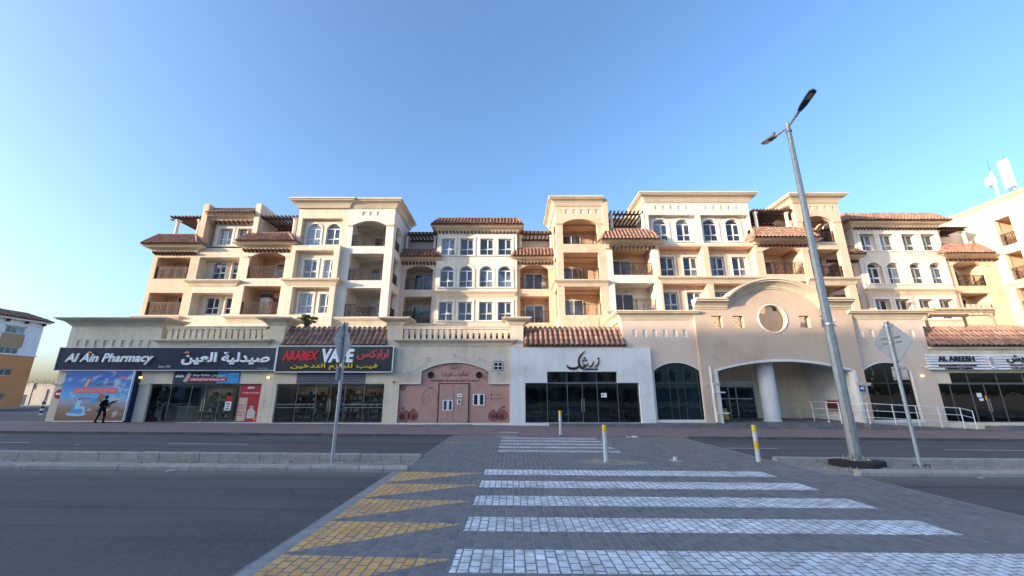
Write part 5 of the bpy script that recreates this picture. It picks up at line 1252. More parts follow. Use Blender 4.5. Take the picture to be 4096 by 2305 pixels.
floodlight(4, -.95, 3.34, 'grey floodlight low on the right under the vent window', [(-.4, 3.6), (-.16, 3.75)])
ve = thing('vent_window', (-1, P, 3.95), 'small square vent window with broken plaster edges beside the arch', 'vent')
MB().box(-1.36, -.70, P - .02, P - .003, 3.64, 4.28).build('hole', 'black', ve)
fr = MB()
for x in (-1.36, -1.05, -.74): fr.box(x, x + .05, P - .06, P - .021, 3.66, 4.25)
for z in (3.66, 3.93, 4.2): fr.box(-1.36, -.69, P - .062, P - .022, z, z + .05)
fr.build('frame', 'frame_white', ve)
pl_ = [(-1.44 + random.uniform(-.05, .05), 3.6), (-.62, 3.58), (-.60, 4.0), (-.65, 4.33), (-1.0, 4.38), (-1.42, 4.33), (-1.47, 3.95)]; MB().prism(pl_, P - .012, P - .001).build('broken_plaster', 'concrete_wall', ve)
def small(name, parts, loc, label, cat, group=None):
    o = thing(name, loc, label, cat, group)
    for nm, mb, mt in parts: mb.build(nm, mt, o)
    return o
for i, (x, z, Yc, lab) in enumerate(((-27.05, 3.14, P, 'lit amber wall lamp left of the pharmacy banner'), (-17.75, 3.14, P, 'lit amber wall lamp between pharmacy and vape shop'), (29.95, 3.25, P, 'lit amber wall lamp on the mauve pier by the slatted sign'))):
    small('wall_lamp', [('base', MB().box(x - .10, x + .10, Yc - .05, Yc - .004, z - .08, z + .08), 'plastic_white'), ('lens', MB().lathe((x, Yc - .10, z), [(.02, -.07), (.09, -.05), (.10, 0), (.09, .05), (.02, .07)], 12), 'lamp_glow')], (x, Yc, z), lab, 'wall lamp', 'amber wall lamps on the shopfronts')
for x, z, lab in ((-7.75, 3.62, 'white cctv camera on the cream wall left of the pink arch'), (14.35, 3.55, 'white cctv camera on the mauve pier left of the portico arch'), (30.05, 3.95, 'white cctv camera beside the end of the slatted sign')):
    small('cctv_camera', [('bracket', MB().tube((x, P, z), (x, P - .35, z), .02), 'plastic_white'), ('body', MB().tube((x + .05, P - .34, z - .02), (x - .16, P - .55, z - .09), .05, .045, 10), 'plastic_white')], (x, P, z), lab, 'camera')
for x, z, lab in ((-18.0, 1.55, 'small grey doorbell plate between the pharmacy and vape windows'), (-8.9, 1.5, 'small grey socket boxes between vape shop and pink restaurant')):
    small('wall_socket', [('plate', MB().box(x, x + .14, P - .03, P - .004, z - .1, z + .08), 'plastic_white'), ('button', MB().box(x + .04, x + .10, P - .04, P - .031, z - .06, z + .03), 'frame_grey')], (x, P, z), lab, 'socket')
small('alarm_bell', [('bell', MB().lathe((-8.62, P - .05, 2.83), [(.02, -.07), (.08, -.05), (.08, .05), (.02, .07)], 12), 'red_print'), ('base', MB().box(-8.68, -8.56, P - .02, P - .003, 2.76, 2.9), 'dark_grey')], (-8.62, P, 2.83), 'small dark red alarm bell beside the pink board', 'alarm')

# ================================================================== STREET FURNITURE
def lamp_post(x, y):
    z0 = gz(x); o = thing('street_lamp', (x, y, z0), 'tall galvanised double-headed street lamp on a black plinth', 'street lamp')
    a = R(32); ca, sa = math.cos(a), math.sin(a); h = .62
    pl = [(x + px * ca - py_ * sa, y + px * sa + py_ * ca) for px, py_ in ((-h, -h), (h, -h), (h, h), (-h, h))]
    pt = [(x + (px - x) * .93, y + (py_ - y) * .93) for px, py_ in pl]
    MB().add([(u, v, z0 - .2) for u, v in pl] + [(u, v, z0 + .12) for u, v in pl] + [(u, v, z0 + .15) for u, v in pt], [(0, 1, 5, 4), (1, 2, 6, 5), (2, 3, 7, 6), (3, 0, 4, 7), (4, 5, 9, 8), (5, 6, 10, 9), (6, 7, 11, 10), (7, 4, 8, 11), (8, 9, 10, 11)]).build('plinth', 'rubber', o)
    b_ = .30; zb = z0 + .15
    MB().box(x - b_, x + b_, y - b_, y + b_, zb, zb + .03).build('base_plate', 'galvanised', o)
    for sx_ in (-1, 1):
        for sy_ in (-1, 1): MB().tube((x + sx_ * .24, y + sy_ * .24, zb), (x + sx_ * .24, y + sy_ * .24, zb + .16), .02, n=6).lathe((x + sx_ * .24, y + sy_ * .24, zb + .03), [(.04, 0), (.04, .04)], 6).build('bolt', 'steel', o)
    for k_ in range(8):
        t_ = k_ * math.pi / 4 + math.pi / 8; dx, dy = math.cos(t_), math.sin(t_)
        MB().add([(x + dx * .16, y + dy * .16, zb + .03), (x + dx * .27, y + dy * .27, zb + .03), (x + dx * .16, y + dy * .16, zb + .27)], [(0, 1, 2)]).build('gusset', 'galvanised', o)
    zt = 13.35
    MB().tube((x, y, zb + .02), (x, y, zt - 1.0), .185, .092, 8).build('pole', 'galvanised', o)
    MB().tube((x, y, zt - 1.0), (x, y, zt), .094, .092, 14).lathe((x, y, zt - .42), [(.10, 0), (.125, .02), (.125, .05), (.10, .07)], 14).build('pole_top', 'galvanised', o, smooth=True)
    MB().box(x - .06, x + .06, y - .19, y - .16, z0 + .75, z0 + 1.15).build('access_door', 'galvanised', o)
    cl = MB(); cz = 4.55
    cl.lathe((x, y, cz), [(.165, -.03), (.172, -.03), (.172, .03), (.165, .03)], 12)
    for sg_ in (-1, 1): cl.tube((x + sg_ * .17, y, cz), (x + sg_ * .27, y - .05, cz + .2), .02, n=5).tube((x + sg_ * .17, y, cz), (x + sg_ * .27, y - .02, cz - .1), .02, n=5)
    cl.build('clamp', 'steel', o)
    for sg_ in (-1, 1):
        rise = .30 if sg_ < 0 else .20
        MB().tube((x, y, zt - .18), (x, y + sg_ * .62, zt - .18 + rise * .62), .045, n=10).tube((x, y + sg_ * .5, zt - .18 + rise * .5), (x, y + sg_ * .8, zt - .18 + rise * .8), .06, n=10).build('arm', 'galvanised', o, smooth=True)
        zb_ = zt - .18 + rise * .75; yb_ = y + sg_ * .75
        out = [(-.07, 0), (.07, 0), (.13, .22), (.155, .60), (.15, .86), (0, .93), (-.15, .86), (-.155, .60), (-.13, .22)]
        head = MB(); n = len(out)
        f = lambda u, v, zz: (x + u, yb_ + sg_ * v, zb_ + v * rise + zz)
        head.add([f(u, v, -.03) for u, v in out] + [f(u, v, .03) for u, v in out] + [f(u * .6, v * .9 + .04, .09) for u, v in out], [tuple(range(n))] + [(i, (i + 1) % n, n + (i + 1) % n, n + i) for i in range(n)] + [(n + i, n + (i + 1) % n, 2 * n + (i + 1) % n, 2 * n + i) for i in range(n)] + [tuple(range(2 * n, 3 * n))])
        hd = head.build('lamp_head', 'dark_grey', o)
        MB().add([f(u, v, -.036) for u, v in ((-.12, .52), (.12, .52), (.11, .8), (-.11, .8))], [(0, 1, 2, 3)]).build('led_panel', 'frame_grey', hd)
        if sg_ > 0: MB().tube(f(0, .12, .05), f(0, .12, .2), .06, n=10).build('sensor', 'dark_grey', hd)
    return o
lamp_post(11.98, 14.92)
def sign_post(x, y, sgn, lab, tilt):
    z0 = gz(x); o = thing('sign_post', (x, y, z0), lab, 'road sign')
    MB().tube((x, y, z0 - .1), (x, y, 4.55), .057, n=14).build('post', 'post_metal', o, smooth=True)
    h = .80; xs_ = x + sgn * .075
    def Tp(u, d, z): return (xs_ + d * sgn + u * math.sin(tilt), y + u * math.cos(tilt), z)
    MB().prism(rrectd(h), 0, .012, lambda u, d, z: Tp(u, d, z + 3.82)).build('diamond_plate', 'sign_back', o)
    MB().prism(rect(-.29, .29, 2.48, 2.95), 0, .012, Tp).build('lower_plate', 'sign_back', o)
    for z, hw_ in ((4.42, .22), (3.98, .36), (3.80, .36), (3.15, .16), (2.87, .26), (2.56, .26)):
        br = MB(); br.prism(rect(-hw_, hw_, z - .02, z + .02), -.03, -.002, Tp); br.lathe((x, y, z), [(.062, -.02), (.068, -.02), (.068, .02), (.062, .02)], 12); br.build('bracket', 'steel', o)
    return o
def rrectd(h):
    pts = []; r = .06
    for a in (-90, 0, 90, 180):
        cx, cz = (h - r * 1.414) * math.cos(R(a)), (h - r * 1.414) * math.sin(R(a)); pts += [(cx + r * math.cos(R(a + t_)), cz + r * math.sin(R(a + t_))) for t_ in (-45, 0, 45)]
    return pts
s1_ = sign_post(-6.13, 14.63, -1, 'thin sign post with nearly edge-on grey diamond plate on the left median', 0.0)
s2_ = sign_post(13.78, 14.53, 1, 'leaning-looking sign post with broad grey diamond plate right of the lamp', 0.0)
hp = MB(); x, y = 13.78, 14.53
for sg_ in (-1, 1): hp.path([(x + sg_ * .12, y - .05, gz(x) - .05), (x + sg_ * .12, y - .05, gz(x) + .07), (x + sg_ * .28, y - .05, gz(x) + .07), (x + sg_ * .28, y - .05, gz(x) - .05)], .015, 5)
hp.build('anchor_loop', 'dark_grey', s2_)
st_ = MB().box(-6.0, -5.75, 14.5, 14.75, gz(-6) - .1, gz(-6) - .02).build('footing', 'kerb', s1_)
def bollard(x, y, h, lab, band=False, z=None):
    z0 = gz(x) if z is None else z; o = thing('bollard', (x, y, z0), lab, 'bollard', 'white bollards with yellow caps'); r = .075
    MB().tube((x, y, z0 - .1), (x, y, z0 + h - .22), r, n=18).build('shaft', 'bollard_white', o, smooth=True)
    MB().lathe((x, y, z0 + h - .22), [(r * 1.03, 0), (r * 1.03, .21), (r * .9, .225), (.001, .228)], 18).build('cap', 'yellow_plastic', o, smooth=True)
    if band: MB().lathe((x, y, z0 + .48), [(r * 1.02, 0), (r * 1.02, .23)], 18).build('band', 'yellow_plastic', o, smooth=True)
bollard(3.2, 14.6, 1.25, 'white bollard with yellow cap standing in the sandy patch of the crossing')
bollard(8.62, 15.0, 1.26, 'white bollard with yellow cap and second yellow band on the median', True)
bollard(2.68, 23.3, 1.38, 'white bollard with yellow cap by the far pavement before the white restaurant')
sb = thing('cut_off_stub', (5.75, 15.1, gz(5.75)), 'short cut-off pale pipe stub in the crossing island', 'stub'); MB().tube((5.75, 15.1, gz(5.75)), (5.75, 15.1, gz(5.75) + .17), .08, n=14).build('pipe', 'bollard_white', sb, smooth=True); MB().lathe((5.75, 15.1, gz(5.75) + .04), [(.3, 0), (.12, .02), (.09, .03)], 14).build('mortar_collar', 'kerb', sb)
sp_ = thing('striped_bollard', (-44.4, 39.3, gz(-44.4)), 'blue and white striped bollard beside the side street', 'bollard')
for i in range(7): MB().tube((-44.4, 39.3, gz(-44.4) + i * .2), (-44.4, 39.3, gz(-44.4) + i * .2 + .2), .12, n=14).build('band', 'navy' if i % 2 else 'bollard_white', sp_, smooth=True)
# ramp handrails
hr = thing('handrail', (27, 28.5, -.3), 'white tubular handrail running along the entrance ramp', 'railing')
runA = [(23.0, 35.0, .03), (22.95, 33.3, .03), (22.9, 31.7, .03), (22.85, 30.2, .03), (22.8, 29.0, .03)]
runB = [(22.8, 28.9, .0), (24.3, 28.45, .0), (26.0, 28.42, -.08), (27.6, 28.42, -.16), (29.1, 28.42, -.23), (30.6, 28.42, -.30), (31.4, 28.42, -.5)]
def rail_run(pts, h=1.36, r=.026):
    for hh in (h, h * .66, h * .33): MB().path([(x, y, z + hh) for x, y, z in pts], r if hh == h else r * .75, 8).build('rail', 'rail_white', hr)
    for x, y, z in pts: MB().tube((x, y, z), (x, y, z + h), r, n=8).lathe((x, y, z), [(.06, 0), (.06, .012)], 10).build('post', 'rail_white', hr)
rail_run(runA); rail_run(runB)
wf_ = thing('wet_floor_sign', (17.2, 33.5, .03), 'yellow folding wet floor sign inside the portico', 'floor sign')
for s_ in (-1, 1): MB().add([(16.95, 33.5 + s_ * .18, .03), (17.35, 33.5 + s_ * .18, .03), (17.27, 33.5 + s_ * .02, .85), (17.03, 33.5 + s_ * .02, .85), (16.95, 33.48 + s_ * .18, .03), (17.35, 33.48 + s_ * .18, .03), (17.27, 33.48 + s_ * .02, .85), (17.03, 33.48 + s_ * .02, .85)], [(0, 1, 2, 3), (4, 5, 6, 7), (0, 1, 5, 4), (1, 2, 6, 5), (2, 3, 7, 6), (3, 0, 4, 7)]).build('leaf', 'yellow_plastic', wf_)
fh = thing('fire_hose_box', (25.1, 33, 1.2), 'dark red fire hose cabinet on the porch side wall', 'cabinet')
MB().box(25.0, 25.19, 31.9, 32.9, .75, 1.5).build('body', 'red_print', fh); MB().box(24.985, 24.999, 31.95, 32.85, .8, 1.45).build('door', 'print_maroon', fh)
bs = thing('edge_on_sign', (14.2, 28.7, 0), 'pale sign panel seen edge-on beside the green arched window', 'sign')
MB().tube((14.12, 29.1, 0), (14.12, 29.1, 3.95), .04, n=10).build('post', 'post_metal', bs)
MB().prism([(28.75, .1), (29.02, .1), (29.02, 3.9), (28.9, 3.9), (28.8, 3.3), (28.9, 2.9), (28.75, 2.4), (28.85, 1.6)], -.01, .01, lambda u, d, z: (14.12 + d, u, z)).build('panel', 'rail_white', bs)
# rooftop antennas
an = thing('antenna', (50, 37.1, 20.3), 'thin rooftop mast with small white box antenna on the wing', 'antenna')
MB().tube((50, 37.1, 20.3), (50, 37.1, 24.4), .10, n=10).build('mast', 'frame_white', an); MB().box(49.75, 50.1, 36.95, 37.62, 22.95, 23.85).build('box', 'plastic_white', an); MB().tube((50, 37.1, 24.4), (50, 37.1, 25.8), .015, n=5).build('rod', 'dark_grey', an)
MB().path([(49.9, 37.4, 22.95), (49.9, 37.4, 22.7), (50, 37.15, 22.6)], .02, 5).build('cable', 'black', an)
an2 = thing('antenna', (50, 35.9, 20.3), 'large upright white panel antenna on the roof of the wing', 'antenna')
MB().tube((50.15, 35.85, 20.3), (50.15, 35.85, 24.9), .06, n=10).build('mast', 'frame_white', an2); MB().box(49.8, 50.05, 35.5, 36.27, 21.95, 24.95).build('panel', 'plastic_white', an2); MB().tube((50.15, 35.85, 24.9), (50.15, 35.85, 25.6), .012, n=5).build('rod', 'dark_grey', an2)
for i in range(6): MB().path([(49.9, 35.6 + i * .1, 21.95), (49.95, 35.65 + i * .1, 21.55), (50.1, 35.85, 21.4)], .012, 4).build('cable', 'black', an2)
# timber pergola on the right-hand terrace
tp = thing('timber_pergola', (36, 32, 6.6), 'light timber pergola standing on the terrace behind the right parapet', 'pergola')
for x, y in ((33.3, 31.6), (38.7, 31.6), (33.3, 33.6), (38.7, 33.6)): MB().box(x - .07, x + .07, y - .07, y + .07, 6.55, 8.35).build('post', 'light_timber', tp)
MB().box(33.0, 39.0, 31.52, 31.68, 8.35, 8.58).build('beam', 'light_timber', tp); MB().box(33.0, 39.0, 33.52, 33.68, 8.35, 8.58).build('beam', 'light_timber', tp)
for i in range(10): MB().box(33.2 + i * .61, 33.28 + i * .61, 31.2, 34, 8.58, 8.7).build('rafter', 'light_timber', tp)
for x in (33.3, 38.7):
    s_ = 1 if x < 35 else -1; MB().tube((x, 31.6, 7.85), (x + s_ * .55, 31.6, 8.35), .05, n=4).build('brace', 'light_timber', tp)

# ================================================================== PLANTS, BALCONY THINGS, SHOP FITTINGS
def leaf_blade(mb, base, d, L, wd, droop=.3):
    d = Vector(d).normalized(); s_ = d.cross(Vector((0, 0, 1)));
    if s_.length < .05: s_ = Vector((1, 0, 0))
    s_ = s_.normalized() * wd; b0 = Vector(base); m1 = b0 + d * L * .55; t_ = b0 + d * L + Vector((0, 0, -droop * L))
    mb.add([b0, m1 + s_ + Vector((0, 0, .02)), t_, m1 - s_ + Vector((0, 0, .02))], [(0, 1, 2), (0, 2, 3)])
pm = thing('plumeria_shrub', (-16.0, 31.3, 6.4), 'green leafy plumeria shrub rising behind the tiled eave', 'shrub')
tr = MB(); lv = MB(); tips = []
root_ = Vector((-16.35, 31.5, 6.9))
for i in range(18):
    a = random.uniform(0, 6.28); r_1 = random.uniform(.15, .95); tip = root_ + Vector((math.cos(a) * r_1, math.sin(a) * r_1 * .6, random.uniform(.6, 1.25) - .25 * r_1)); mid = root_ + (tip - root_) * .5 + Vector((0, 0, .15))
    tr.tube(root_, mid, .05, .04, 6); tr.tube(mid, tip, .04, .03, 6); tips.append(tip)
for t_ in tips:
    for k in range(15):
        a = k * 2.4; el = random.uniform(-.1, .9); leaf_blade(lv, t_, (math.cos(a), math.sin(a), el), random.uniform(.26, .42), random.uniform(.045, .065), random.uniform(.1, .5))
tr.build('branches', 'bark', pm); lv.build('crown', 'leaf', pm)
def vine(name, loc, dims, n, label, mat='leaf_dark', L=.12):
    o = thing(name, loc, label, 'plant'); lv = MB(); sm = MB(); x, y, z = loc; dx, dy, dz = dims
    for i in range(max(3, n // 40)): sm.tube((x + random.uniform(-dx, dx), y, z), (x + random.uniform(-dx, dx), y + random.uniform(-dy, dy), z + dz * random.uniform(.6, 1)), .012, .006, 4)
    for i in range(n): leaf_blade(lv, (x + random.gauss(0, dx * .5), y + random.uniform(-dy, dy), z + dz * random.random() ** .8), (random.uniform(-1, 1), random.uniform(-1, 1), random.uniform(-.6, .9)), L * random.uniform(.6, 1.3), L * .3, .2)
    sm.build('stem', 'bark', o); lv.build('foliage', mat, o)
vine('potted_plant', (-13.0, F + .75, 8.55), (1.0, .25, .95), 420, 'dark leafy plants crowding the lowest balcony of the cream tower', 'leaf_dark', .16)
vine('climbing_plant', (-9.1, RY + .1, 8.52), (1.15, .06, 1.0), 700, 'dense dark climber covering the lowest recessed balcony rail', 'leaf_dark', .09)
vine('potted_plant', (11.2, F + .4, 12.35), (1.3, .15, .9), 300, 'dry brownish plants behind the rail of the white balcony', 'leaf_dark', .1)
vine('weed', (6.9, 31.2, 6.6), (.10, .05, 1.25), 46, 'thin yellowish weed growing up from behind the tiled eave', 'leaf', .10)
vine('weed', (-14.1, 31.1, 6.5), (.35, .2, .45), 70, 'low green weed on the terrace behind the vape shop eave', 'leaf', .13)
vine('weed', (-5.0, 31.0, 6.0), (2.2, .2, .9), 90, 'sparse green weeds behind the right-hand balustrade', 'leaf', .12)
def balcony_thing(name, boxes, loc, label, cat):
    o = thing(name, loc, label, cat)
    for nm, b_, mt in boxes: MB().box(*b_).build(nm, mt, o)
    return o
balcony_thing('storage_cabinet', [('cabinet', (-22.95, -22.2, F + 1.1, F + 1.7, 8.7, 10.5), 'fabric_white'), ('bundle', (-23.0, -22.15, F + 1.05, F + 1.75, 10.5, 10.85), 'fabric_dark')], (-22.5, F + 1.4, 8.7), 'tall pale cabinet with dark bundle on the lower arched-bay balcony', 'cabinet')
def cloth(name, x0, x1, y, z0, z1, label, mat, nf=9):
    mb = MB(); n = 22
    vs = [(x0 + (x1 - x0) * i / n, y + .03 * math.sin(i * nf / n * 6.28), z) for z in (z0, z1) for i in range(n + 1)]
    mb.add(vs, [(i, i + 1, n + 2 + i, n + 1 + i) for i in range(n)])
    o = mb.build(name, mat); m_ = o.modifiers.new('s', 'SOLIDIFY'); m_.thickness = .01; return tag(o, label, 'cloth')
cloth('hanging_rug', 43.75, 46.2, RY + .05, 9.3, 10.35, 'pale patterned rugs hung over the balcony rail at right', 'fabric_carpet', 5)
cloth('hanging_cloth', 5.5, 6.9, F + .5, 11.98, 13.0, 'brown cloth drying behind the orange tower balcony rail', 'brown_print', 4)
cloth('hanging_cloth', -20.95, -20.65, F + .25, 8.75, 9.5, 'small pink cloth on the rail of the lower arched-bay balcony', 'pink_print', 1)
for x, y, z, lab in ((3.15, RY + .7, 11.86, 'white plastic chair on the upper right recessed balcony'), (-25.6, 200, 0, None)):
    if lab is None: continue
    ch = thing('plastic_chair', (x, y, z), lab, 'chair')
    MB().box(x - .22, x + .22, y - .2, y + .22, z + .42, z + .46).build('seat', 'plastic_white', ch); MB().box(x - .22, x + .22, y + .2, y + .24, z + .46, z + .9).build('backrest', 'plastic_white', ch)
    for sx_ in (-.2, .2):
        for sy_ in (-.18, .2): MB().tube((x + sx_, y + sy_, z), (x + sx_, y + sy_, z + .43), .02, n=6).build('leg', 'plastic_white', ch)
# shelving inside the shops
PC = ['fabric_white', 'fabric_white', 'pale_blue', 'beige_print', 'dark_grey', 'sign_white', 'navy', 'fabric_dark', 'brown_print', 'frame_grey', 'red_print']
def shelf(x0, x1, y, h, label, mat='fabric_white', dark=False, n=5):
    o = thing('display_shelf', ((x0 + x1) / 2, y, 0), label, 'shelf', 'display shelves inside the shops')
    MB().box(x0, x1, y + .38, y + .42, .02, h).build('back', mat, o)
    for s_ in (x0, x1 - .04): MB().box(s_, s_ + .04, y, y + .38, .02, h).build('side', mat, o)
    gs = {}
    for k in range(n):
        z = .15 + k * (h - .3) / n; MB().box(x0 + .04, x1 - .04, y, y + .38, z, z + .03).build('board', mat, o)
        x = x0 + .08
        while x < x1 - .2:
            w2 = random.uniform(.06, .18); hh = random.uniform(.12, .32)
            if random.random() < .85: gs.setdefault(random.choice(PC), MB()).box(x, x + w2, y + .05, y + .3, z + .03, z + .03 + hh)
            x += w2 + .02
    for mt, mb in gs.items(): tag(mb.build('stock', mt, o), kind='stuff')
shelf(-24.6, -22.6, P + 3.6, 2.4, 'white pharmacy shelf seen behind the left door leaf'); shelf(-22.3, -20.4, P + 4.0, 2.5, 'white pharmacy shelf seen behind the right door leaf'); shelf(-20.2, -18.5, P + 2.6, 2.2, 'pharmacy shelf behind the red offers poster')
shelf(-16.9, -14.5, P + 2.6, 2.5, 'stocked vape shop shelf behind the left window', 'light_timber'); shelf(-14.2, -11.9, P + 3.2, 2.6, 'stocked vape shop shelf seen through the door', 'light_timber'); shelf(-11.6, -9.5, P + 2.6, 2.4, 'stocked vape shop shelf behind the right window', 'light_timber')
ct = thing('shop_counter', (-23.5, P + 1.6, 0), 'white counter just inside the pharmacy window left of the door', 'counter'); MB().box(-24.7, -23.5, P + .9, P + 1.5, .02, 1.05).build('body', 'fabric_white', ct); MB().box(-24.8, -23.45, P + .85, P + 1.55, 1.05, 1.1).build('top', 'sign_white', ct)
m, nt, b = newmat('tube_light', (.9, .9, .9), .5); b.inputs['Emission Color'].default_value = (1, .97, .9, 1); b.inputs['Emission Strength'].default_value = 1.3
for i, (x, lab) in enumerate(((-24.0, 'lit ceiling light inside the pharmacy, left one'), (-20.6, 'lit ceiling light inside the pharmacy, right one'), (-15.2, 'lit ceiling light inside the vape shop, left one'), (-11.4, 'lit ceiling light inside the vape shop, right one'))):
    o = thing('ceiling_light', (x, P + 2.2, 3.7), lab, 'light', 'ceiling lights inside the shops')
    MB().box(x - .65, x + .65, P + 1.6, P + 2.6, 3.68, 3.74).build('housing', 'frame_white', o); MB().box(x - .6, x + .6, P + 1.65, P + 2.55, 3.66, 3.679).build('diffuser', 'tube_light', o)
for x, lab in ((1.9, 'small dining table behind the left pane of the white restaurant'), (3.4, 'small dining table second from left in the white restaurant'), (8.4, 'small dining table behind the rightmost pane of the white restaurant'), (31.6, 'small dining table left of the right restaurant door'), (38.6, 'small dining table right of the right restaurant door')):
    o = thing('dining_table', (x, P + 1.6, 0), lab, 'table', 'dining tables inside the restaurants')
    MB().lathe((x, P + 1.6, .02), [(.25, 0), (.25, .03), (.04, .05), (.04, .70)], 14).build('pedestal', 'steel', o); MB().box(x - .42, x + .42, P + 1.2, P + 2.0, .73, .77).build('table_top', 'light_timber', o)
    for sx_ in (-.75, .75):
        c = thing('dining_chair', (x + sx_, P + 1.6, 0), lab.replace('small dining table', 'dining chair ' + ('left' if sx_ < 0 else 'right') + ' of the table').replace(' second from left', ', second table'), 'chair', 'dining chairs inside the restaurants')
        MB().box(x + sx_ - .2, x + sx_ + .2, P + 1.4, P + 1.8, .42, .48).build('seat', 'brown_print', c); e_ = sx_ / abs(sx_) * .18; MB().box(x + sx_ + e_ - .02, x + sx_ + e_ + .02, P + 1.4, P + 1.8, .48, .95).build('backrest', 'brown_print', c)
        for lx in (-.17, .17):
            for ly in (1.43, 1.77): MB().tube((x + sx_ + lx, P + ly, .02), (x + sx_ + lx, P + ly, .42), .018, n=6).build('leg', 'black', c)
dn = thing('glass_notice', (6.6, PW + .28, 1.9), 'small white paper notice on the white restaurant window', 'notice'); MB().box(6.45, 6.85, PW + .262, PW + .27, 1.75, 2.05).build('paper', 'sign_white', dn); MB().box(6.5, 6.65, PW + .256, PW + .261, 1.85, 1.95).build('print', 'red', dn)
dn = thing('glass_notice', (34.0, P + .2, 1.8), 'white papers with a yellow tag on the right restaurant door', 'notice'); MB().box(33.85, 34.2, P + .225, P + .232, 1.75, 2.05).build('paper', 'sign_white', dn); MB().box(33.95, 34.25, P + .225, P + .232, 1.5, 1.68).build('paper', 'sign_white', dn); MB().box(34.4, 34.52, P + .225, P + .232, 1.55, 1.85).build('tag', 'yellow_plastic', dn)
# bicycle behind the right restaurant's door
bk = thing('bicycle', (35.6, P + .75, 0), 'dark bicycle leaning behind the glass of the right restaurant', 'bicycle')
by_ = P + .8; c0, c1 = Vector((35.1, by_, .36)), Vector((36.2, by_, .36))
for c in (c0, c1):
    wh = MB().path([(c.x + .33 * math.cos(i * math.pi / 12), by_, c.z + .33 * math.sin(i * math.pi / 12)) for i in range(25)], .022, 6).build('wheel', 'black', bk)
    sp = MB()
    for i in range(8): sp.tube(c, (c.x + .32 * math.cos(i * math.pi / 4), by_, c.z + .32 * math.sin(i * math.pi / 4)), .004, n=3)
    sp.build('spokes', 'steel', wh)
pdl = Vector((35.55, by_, .38)); st1 = Vector((35.42, by_, .82)); hd = Vector((36.0, by_, .85))
MB().path([c0, pdl, hd, c1], .02, 6).path([pdl, st1, hd], .02, 6).path([c0, st1], .014, 6).build('frame', 'print_maroon', bk)
MB().tube(st1, st1 + Vector((-.02, 0, .14)), .014).box(35.27, 35.53, by_ - .06, by_ + .06, .95, 1.0).build('saddle', 'black', bk); MB().tube(hd, hd + Vector((-.03, 0, .18)), .014).path([(35.97, by_ - .25, 1.03), (35.97, by_ + .25, 1.03)], .014, 6).build('handlebar', 'black', bk)
# litter
def litter(x, y, h, s_, lab):
    mb = MB(); n = 4
    mb.add([(x + s_ * (i / n - .5) * 1.4, y + s_ * (j / n - .5), gz(x) + h + random.uniform(0, s_ * .25)) for j in range(n + 1) for i in range(n + 1)], [(j * (n + 1) + i, j * (n + 1) + i + 1, (j + 1) * (n + 1) + i + 1, (j + 1) * (n + 1) + i) for j in range(n) for i in range(n)])
    tag(mb.build('litter', 'fabric_white'), lab, 'litter')
litter(-10.0, 12.6, .01, .13, 'crumpled white paper against the near kerb on the left'); litter(13.6, 12.6, .01, .10, 'scrap of white paper against the near kerb at right')
litter(-18.6, 18.2, .01, .14, 'flat white scrap lying on the far road at left'); litter(-24.5, 25.8, .13, .09, 'small white scrap on the pavement before the pharmacy')
litter(6.4, 22.6, .05, .4, 'flattened pale bag at the far edge of the crossing'); litter(-21.5, 24.6, .13, .08, 'tiny white scrap on the pavement right of the pharmacy scrap')
# debris spots, cracks in the asphalt are in the material; fallen leaves
lf = MB()
for i in range(60):
    x = random.uniform(-14, 12); y = random.uniform(6, 12.6); a = random.uniform(0, 6.28); r_1 = random.uniform(.012, .04); z = gz(x) + (.052 if -3.6 < x < 10 else .006)
    lf.add([(x + math.cos(a) * r_1, y + math.sin(a) * r_1, z), (x + math.cos(a + 2) * r_1 * .5, y + math.sin(a + 2) * r_1 * .5, z + .004), (x - math.cos(a) * r_1, y - math.sin(a) * r_1, z), (x + math.cos(a - 2) * r_1 * .5, y + math.sin(a - 2) * r_1 * .5, z + .003)], [(0, 1, 2, 3)])
tag(lf.build('fallen_leaves', 'fabric_dark'), 'tiny dark leaf scraps scattered over road and crossing', 'debris', kind='stuff')

# ================================================================== PERSON
pr = thing('person', (-28.3, 28.75, gz(-28) + .12), 'person in black shirt and trousers walking past the pharmacy poster holding something', 'person')
px, py_, pz = -28.3, 28.75, gz(-28) + .13
J = {}
def skin_mesh(name, joints, edges, radii, mat, parent, root=0, sub=2):
    me = bpy.data.meshes.new(name); me.from_pydata([tuple(Vector(j) + Vector((px, py_, pz)) - WL[parent]) for j in joints], edges, [])
    me.materials.append(MATS[mat]); o = bpy.data.objects.new(name, me); COL.objects.link(o); o.parent = parent; WL[o] = WL[parent]
    o.modifiers.new('skin', 'SKIN'); sv = me.skin_vertices[0].data
    for i, r in enumerate(radii): sv[i].radius = r if isinstance(r, tuple) else (r, r)
    sv[root].use_root = True
    s_ = o.modifiers.new('sub', 'SUBSURF'); s_.levels = sub; s_.render_levels = sub
    for m_ in o.modifiers:
        if m_.type == 'SKIN': m_.use_smooth_shade = True
    return o
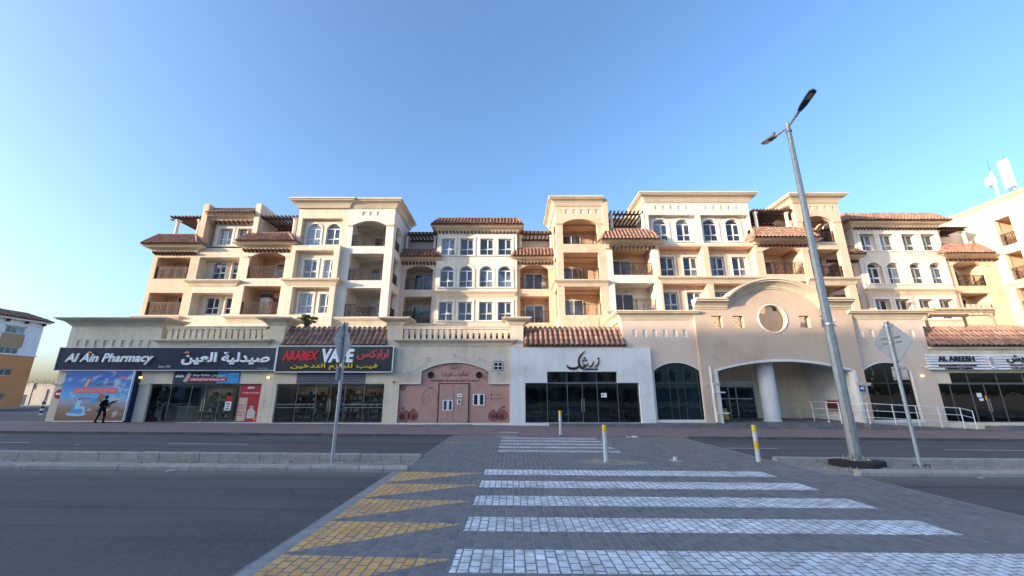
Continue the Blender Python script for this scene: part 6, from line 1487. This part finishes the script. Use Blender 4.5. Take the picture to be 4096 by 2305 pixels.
# walking to the right (+X), seen from his left-back side
jb = [(0, 0, .95), (.02, 0, 1.12), (.04, 0, 1.32), (.06, 0, 1.47), (.09, 0, 1.55),               # pelvis..neck
      (.03, .09, .92), (.14, .10, .52), (.14, .09, .10), (.26, .09, .045),                          # front leg
      (-.02, -.09, .92), (-.06, -.10, .50), (-.22, -.09, .12), (-.12, -.09, .05),                   # rear leg
      (.05, .19, 1.42), (.0, .22, 1.16), (.20, .14, 1.08),                                         # far arm
      (.05, -.19, 1.42), (-.02, -.23, 1.15), (.20, -.14, 1.06)]                                       # near arm
eb = [(0, 1), (1, 2), (2, 3), (3, 4), (0, 5), (5, 6), (6, 7), (7, 8), (0, 9), (9, 10), (10, 11), (11, 12), (3, 13), (13, 14), (14, 15), (3, 16), (16, 17), (17, 18)]
rb = [(.14, .12), (.14, .12), (.16, .13), (.12, .10), .06, .105, .078, .055, .05, .105, .078, .055, .05, .07, .055, .042, .07, .055, .042]
body = skin_mesh('clothed_body', jb, eb, rb, 'cloth_black', pr)
hd_ = skin_mesh('head', [(.09, 0, 1.53), (.10, 0, 1.62), (.115, 0, 1.70), (.10, 0, 1.77)], [(0, 1), (1, 2), (2, 3)], [.055, (.085, .078), (.10, .085), (.07, .065)], 'skin', pr)
O = Vector((px, py_, pz))
MB().lathe(tuple(O + Vector((.085, 0, 1.66))), [(.085, 0), (.108, .05), (.105, .10), (.07, .145), (.01, .16)], 16).build('hair', 'black', pr, smooth=True)
MB().box(px + .185, px + .215, py_ - .015, py_ + .015, pz + 1.64, pz + 1.69).build('nose', 'skin', pr)
for s_ in (-1, 1): MB().lathe(tuple(O + Vector((.10, s_ * .09, 1.66))), [(.01, -.03), (.022, -.015), (.022, .02), (.008, .035)], 8).build('ear', 'skin', pr)
for s_, (hx, hy, hz) in ((1, (.20, .14, 1.08)), (-1, (.20, -.14, 1.06))):
    js = [(hx, hy, hz), (hx + .09, hy - s_ * .03, hz + .005)]; es = [(0, 1)]; rs = [.034, (.040, .022)]
    for k in range(4):
        b0 = len(js); oy = (k - 1.5) * .02
        js += [(hx + .13, hy - s_ * .04 + oy, hz + .01), (hx + .16 - .01 * abs(k - 1.5), hy - s_ * .05 + oy, hz - .012)]; es += [(1, b0), (b0, b0 + 1)]; rs += [.0095, .0085]
    b0 = len(js); js += [(hx + .07, hy - s_ * .07, hz + .03), (hx + .11, hy - s_ * .085, hz + .035)]; es += [(0, b0), (b0, b0 + 1)]; rs += [.012, .009]
    skin_mesh('hand', js, es, rs, 'skin', pr, sub=1)
for fx, fy, fz, an_ in ((.17, .09, .04, 0), (-.20, -.09, .05, 0)):
    mb = MB(); prof = [(-.10, 0), (.17, 0), (.18, .03), (.08, .085), (-.06, .10), (-.11, .06)]
    mb.prism(prof, -.045, .045, lambda u, d, z: (px + fx + u * math.cos(an_) + z * math.sin(-an_) * 0, py_ + fy + d, pz - .04 + fz + z - u * math.sin(-an_) * 0 + u * math.sin(an_) * -1 * (1 if an_ else 0) * -1)); mb.build('shoe', 'shoe', pr)
pk_ = thing('held_packet', (px + .4, py_, pz + 1.05), 'small dark red packet held by the walking person', 'packet'); MB().box(px + .30, px + .44, py_ - .12, py_ + .1, pz + 1.03, pz + 1.09).build('packet', 'red_print', pk_)
flush_tiles()
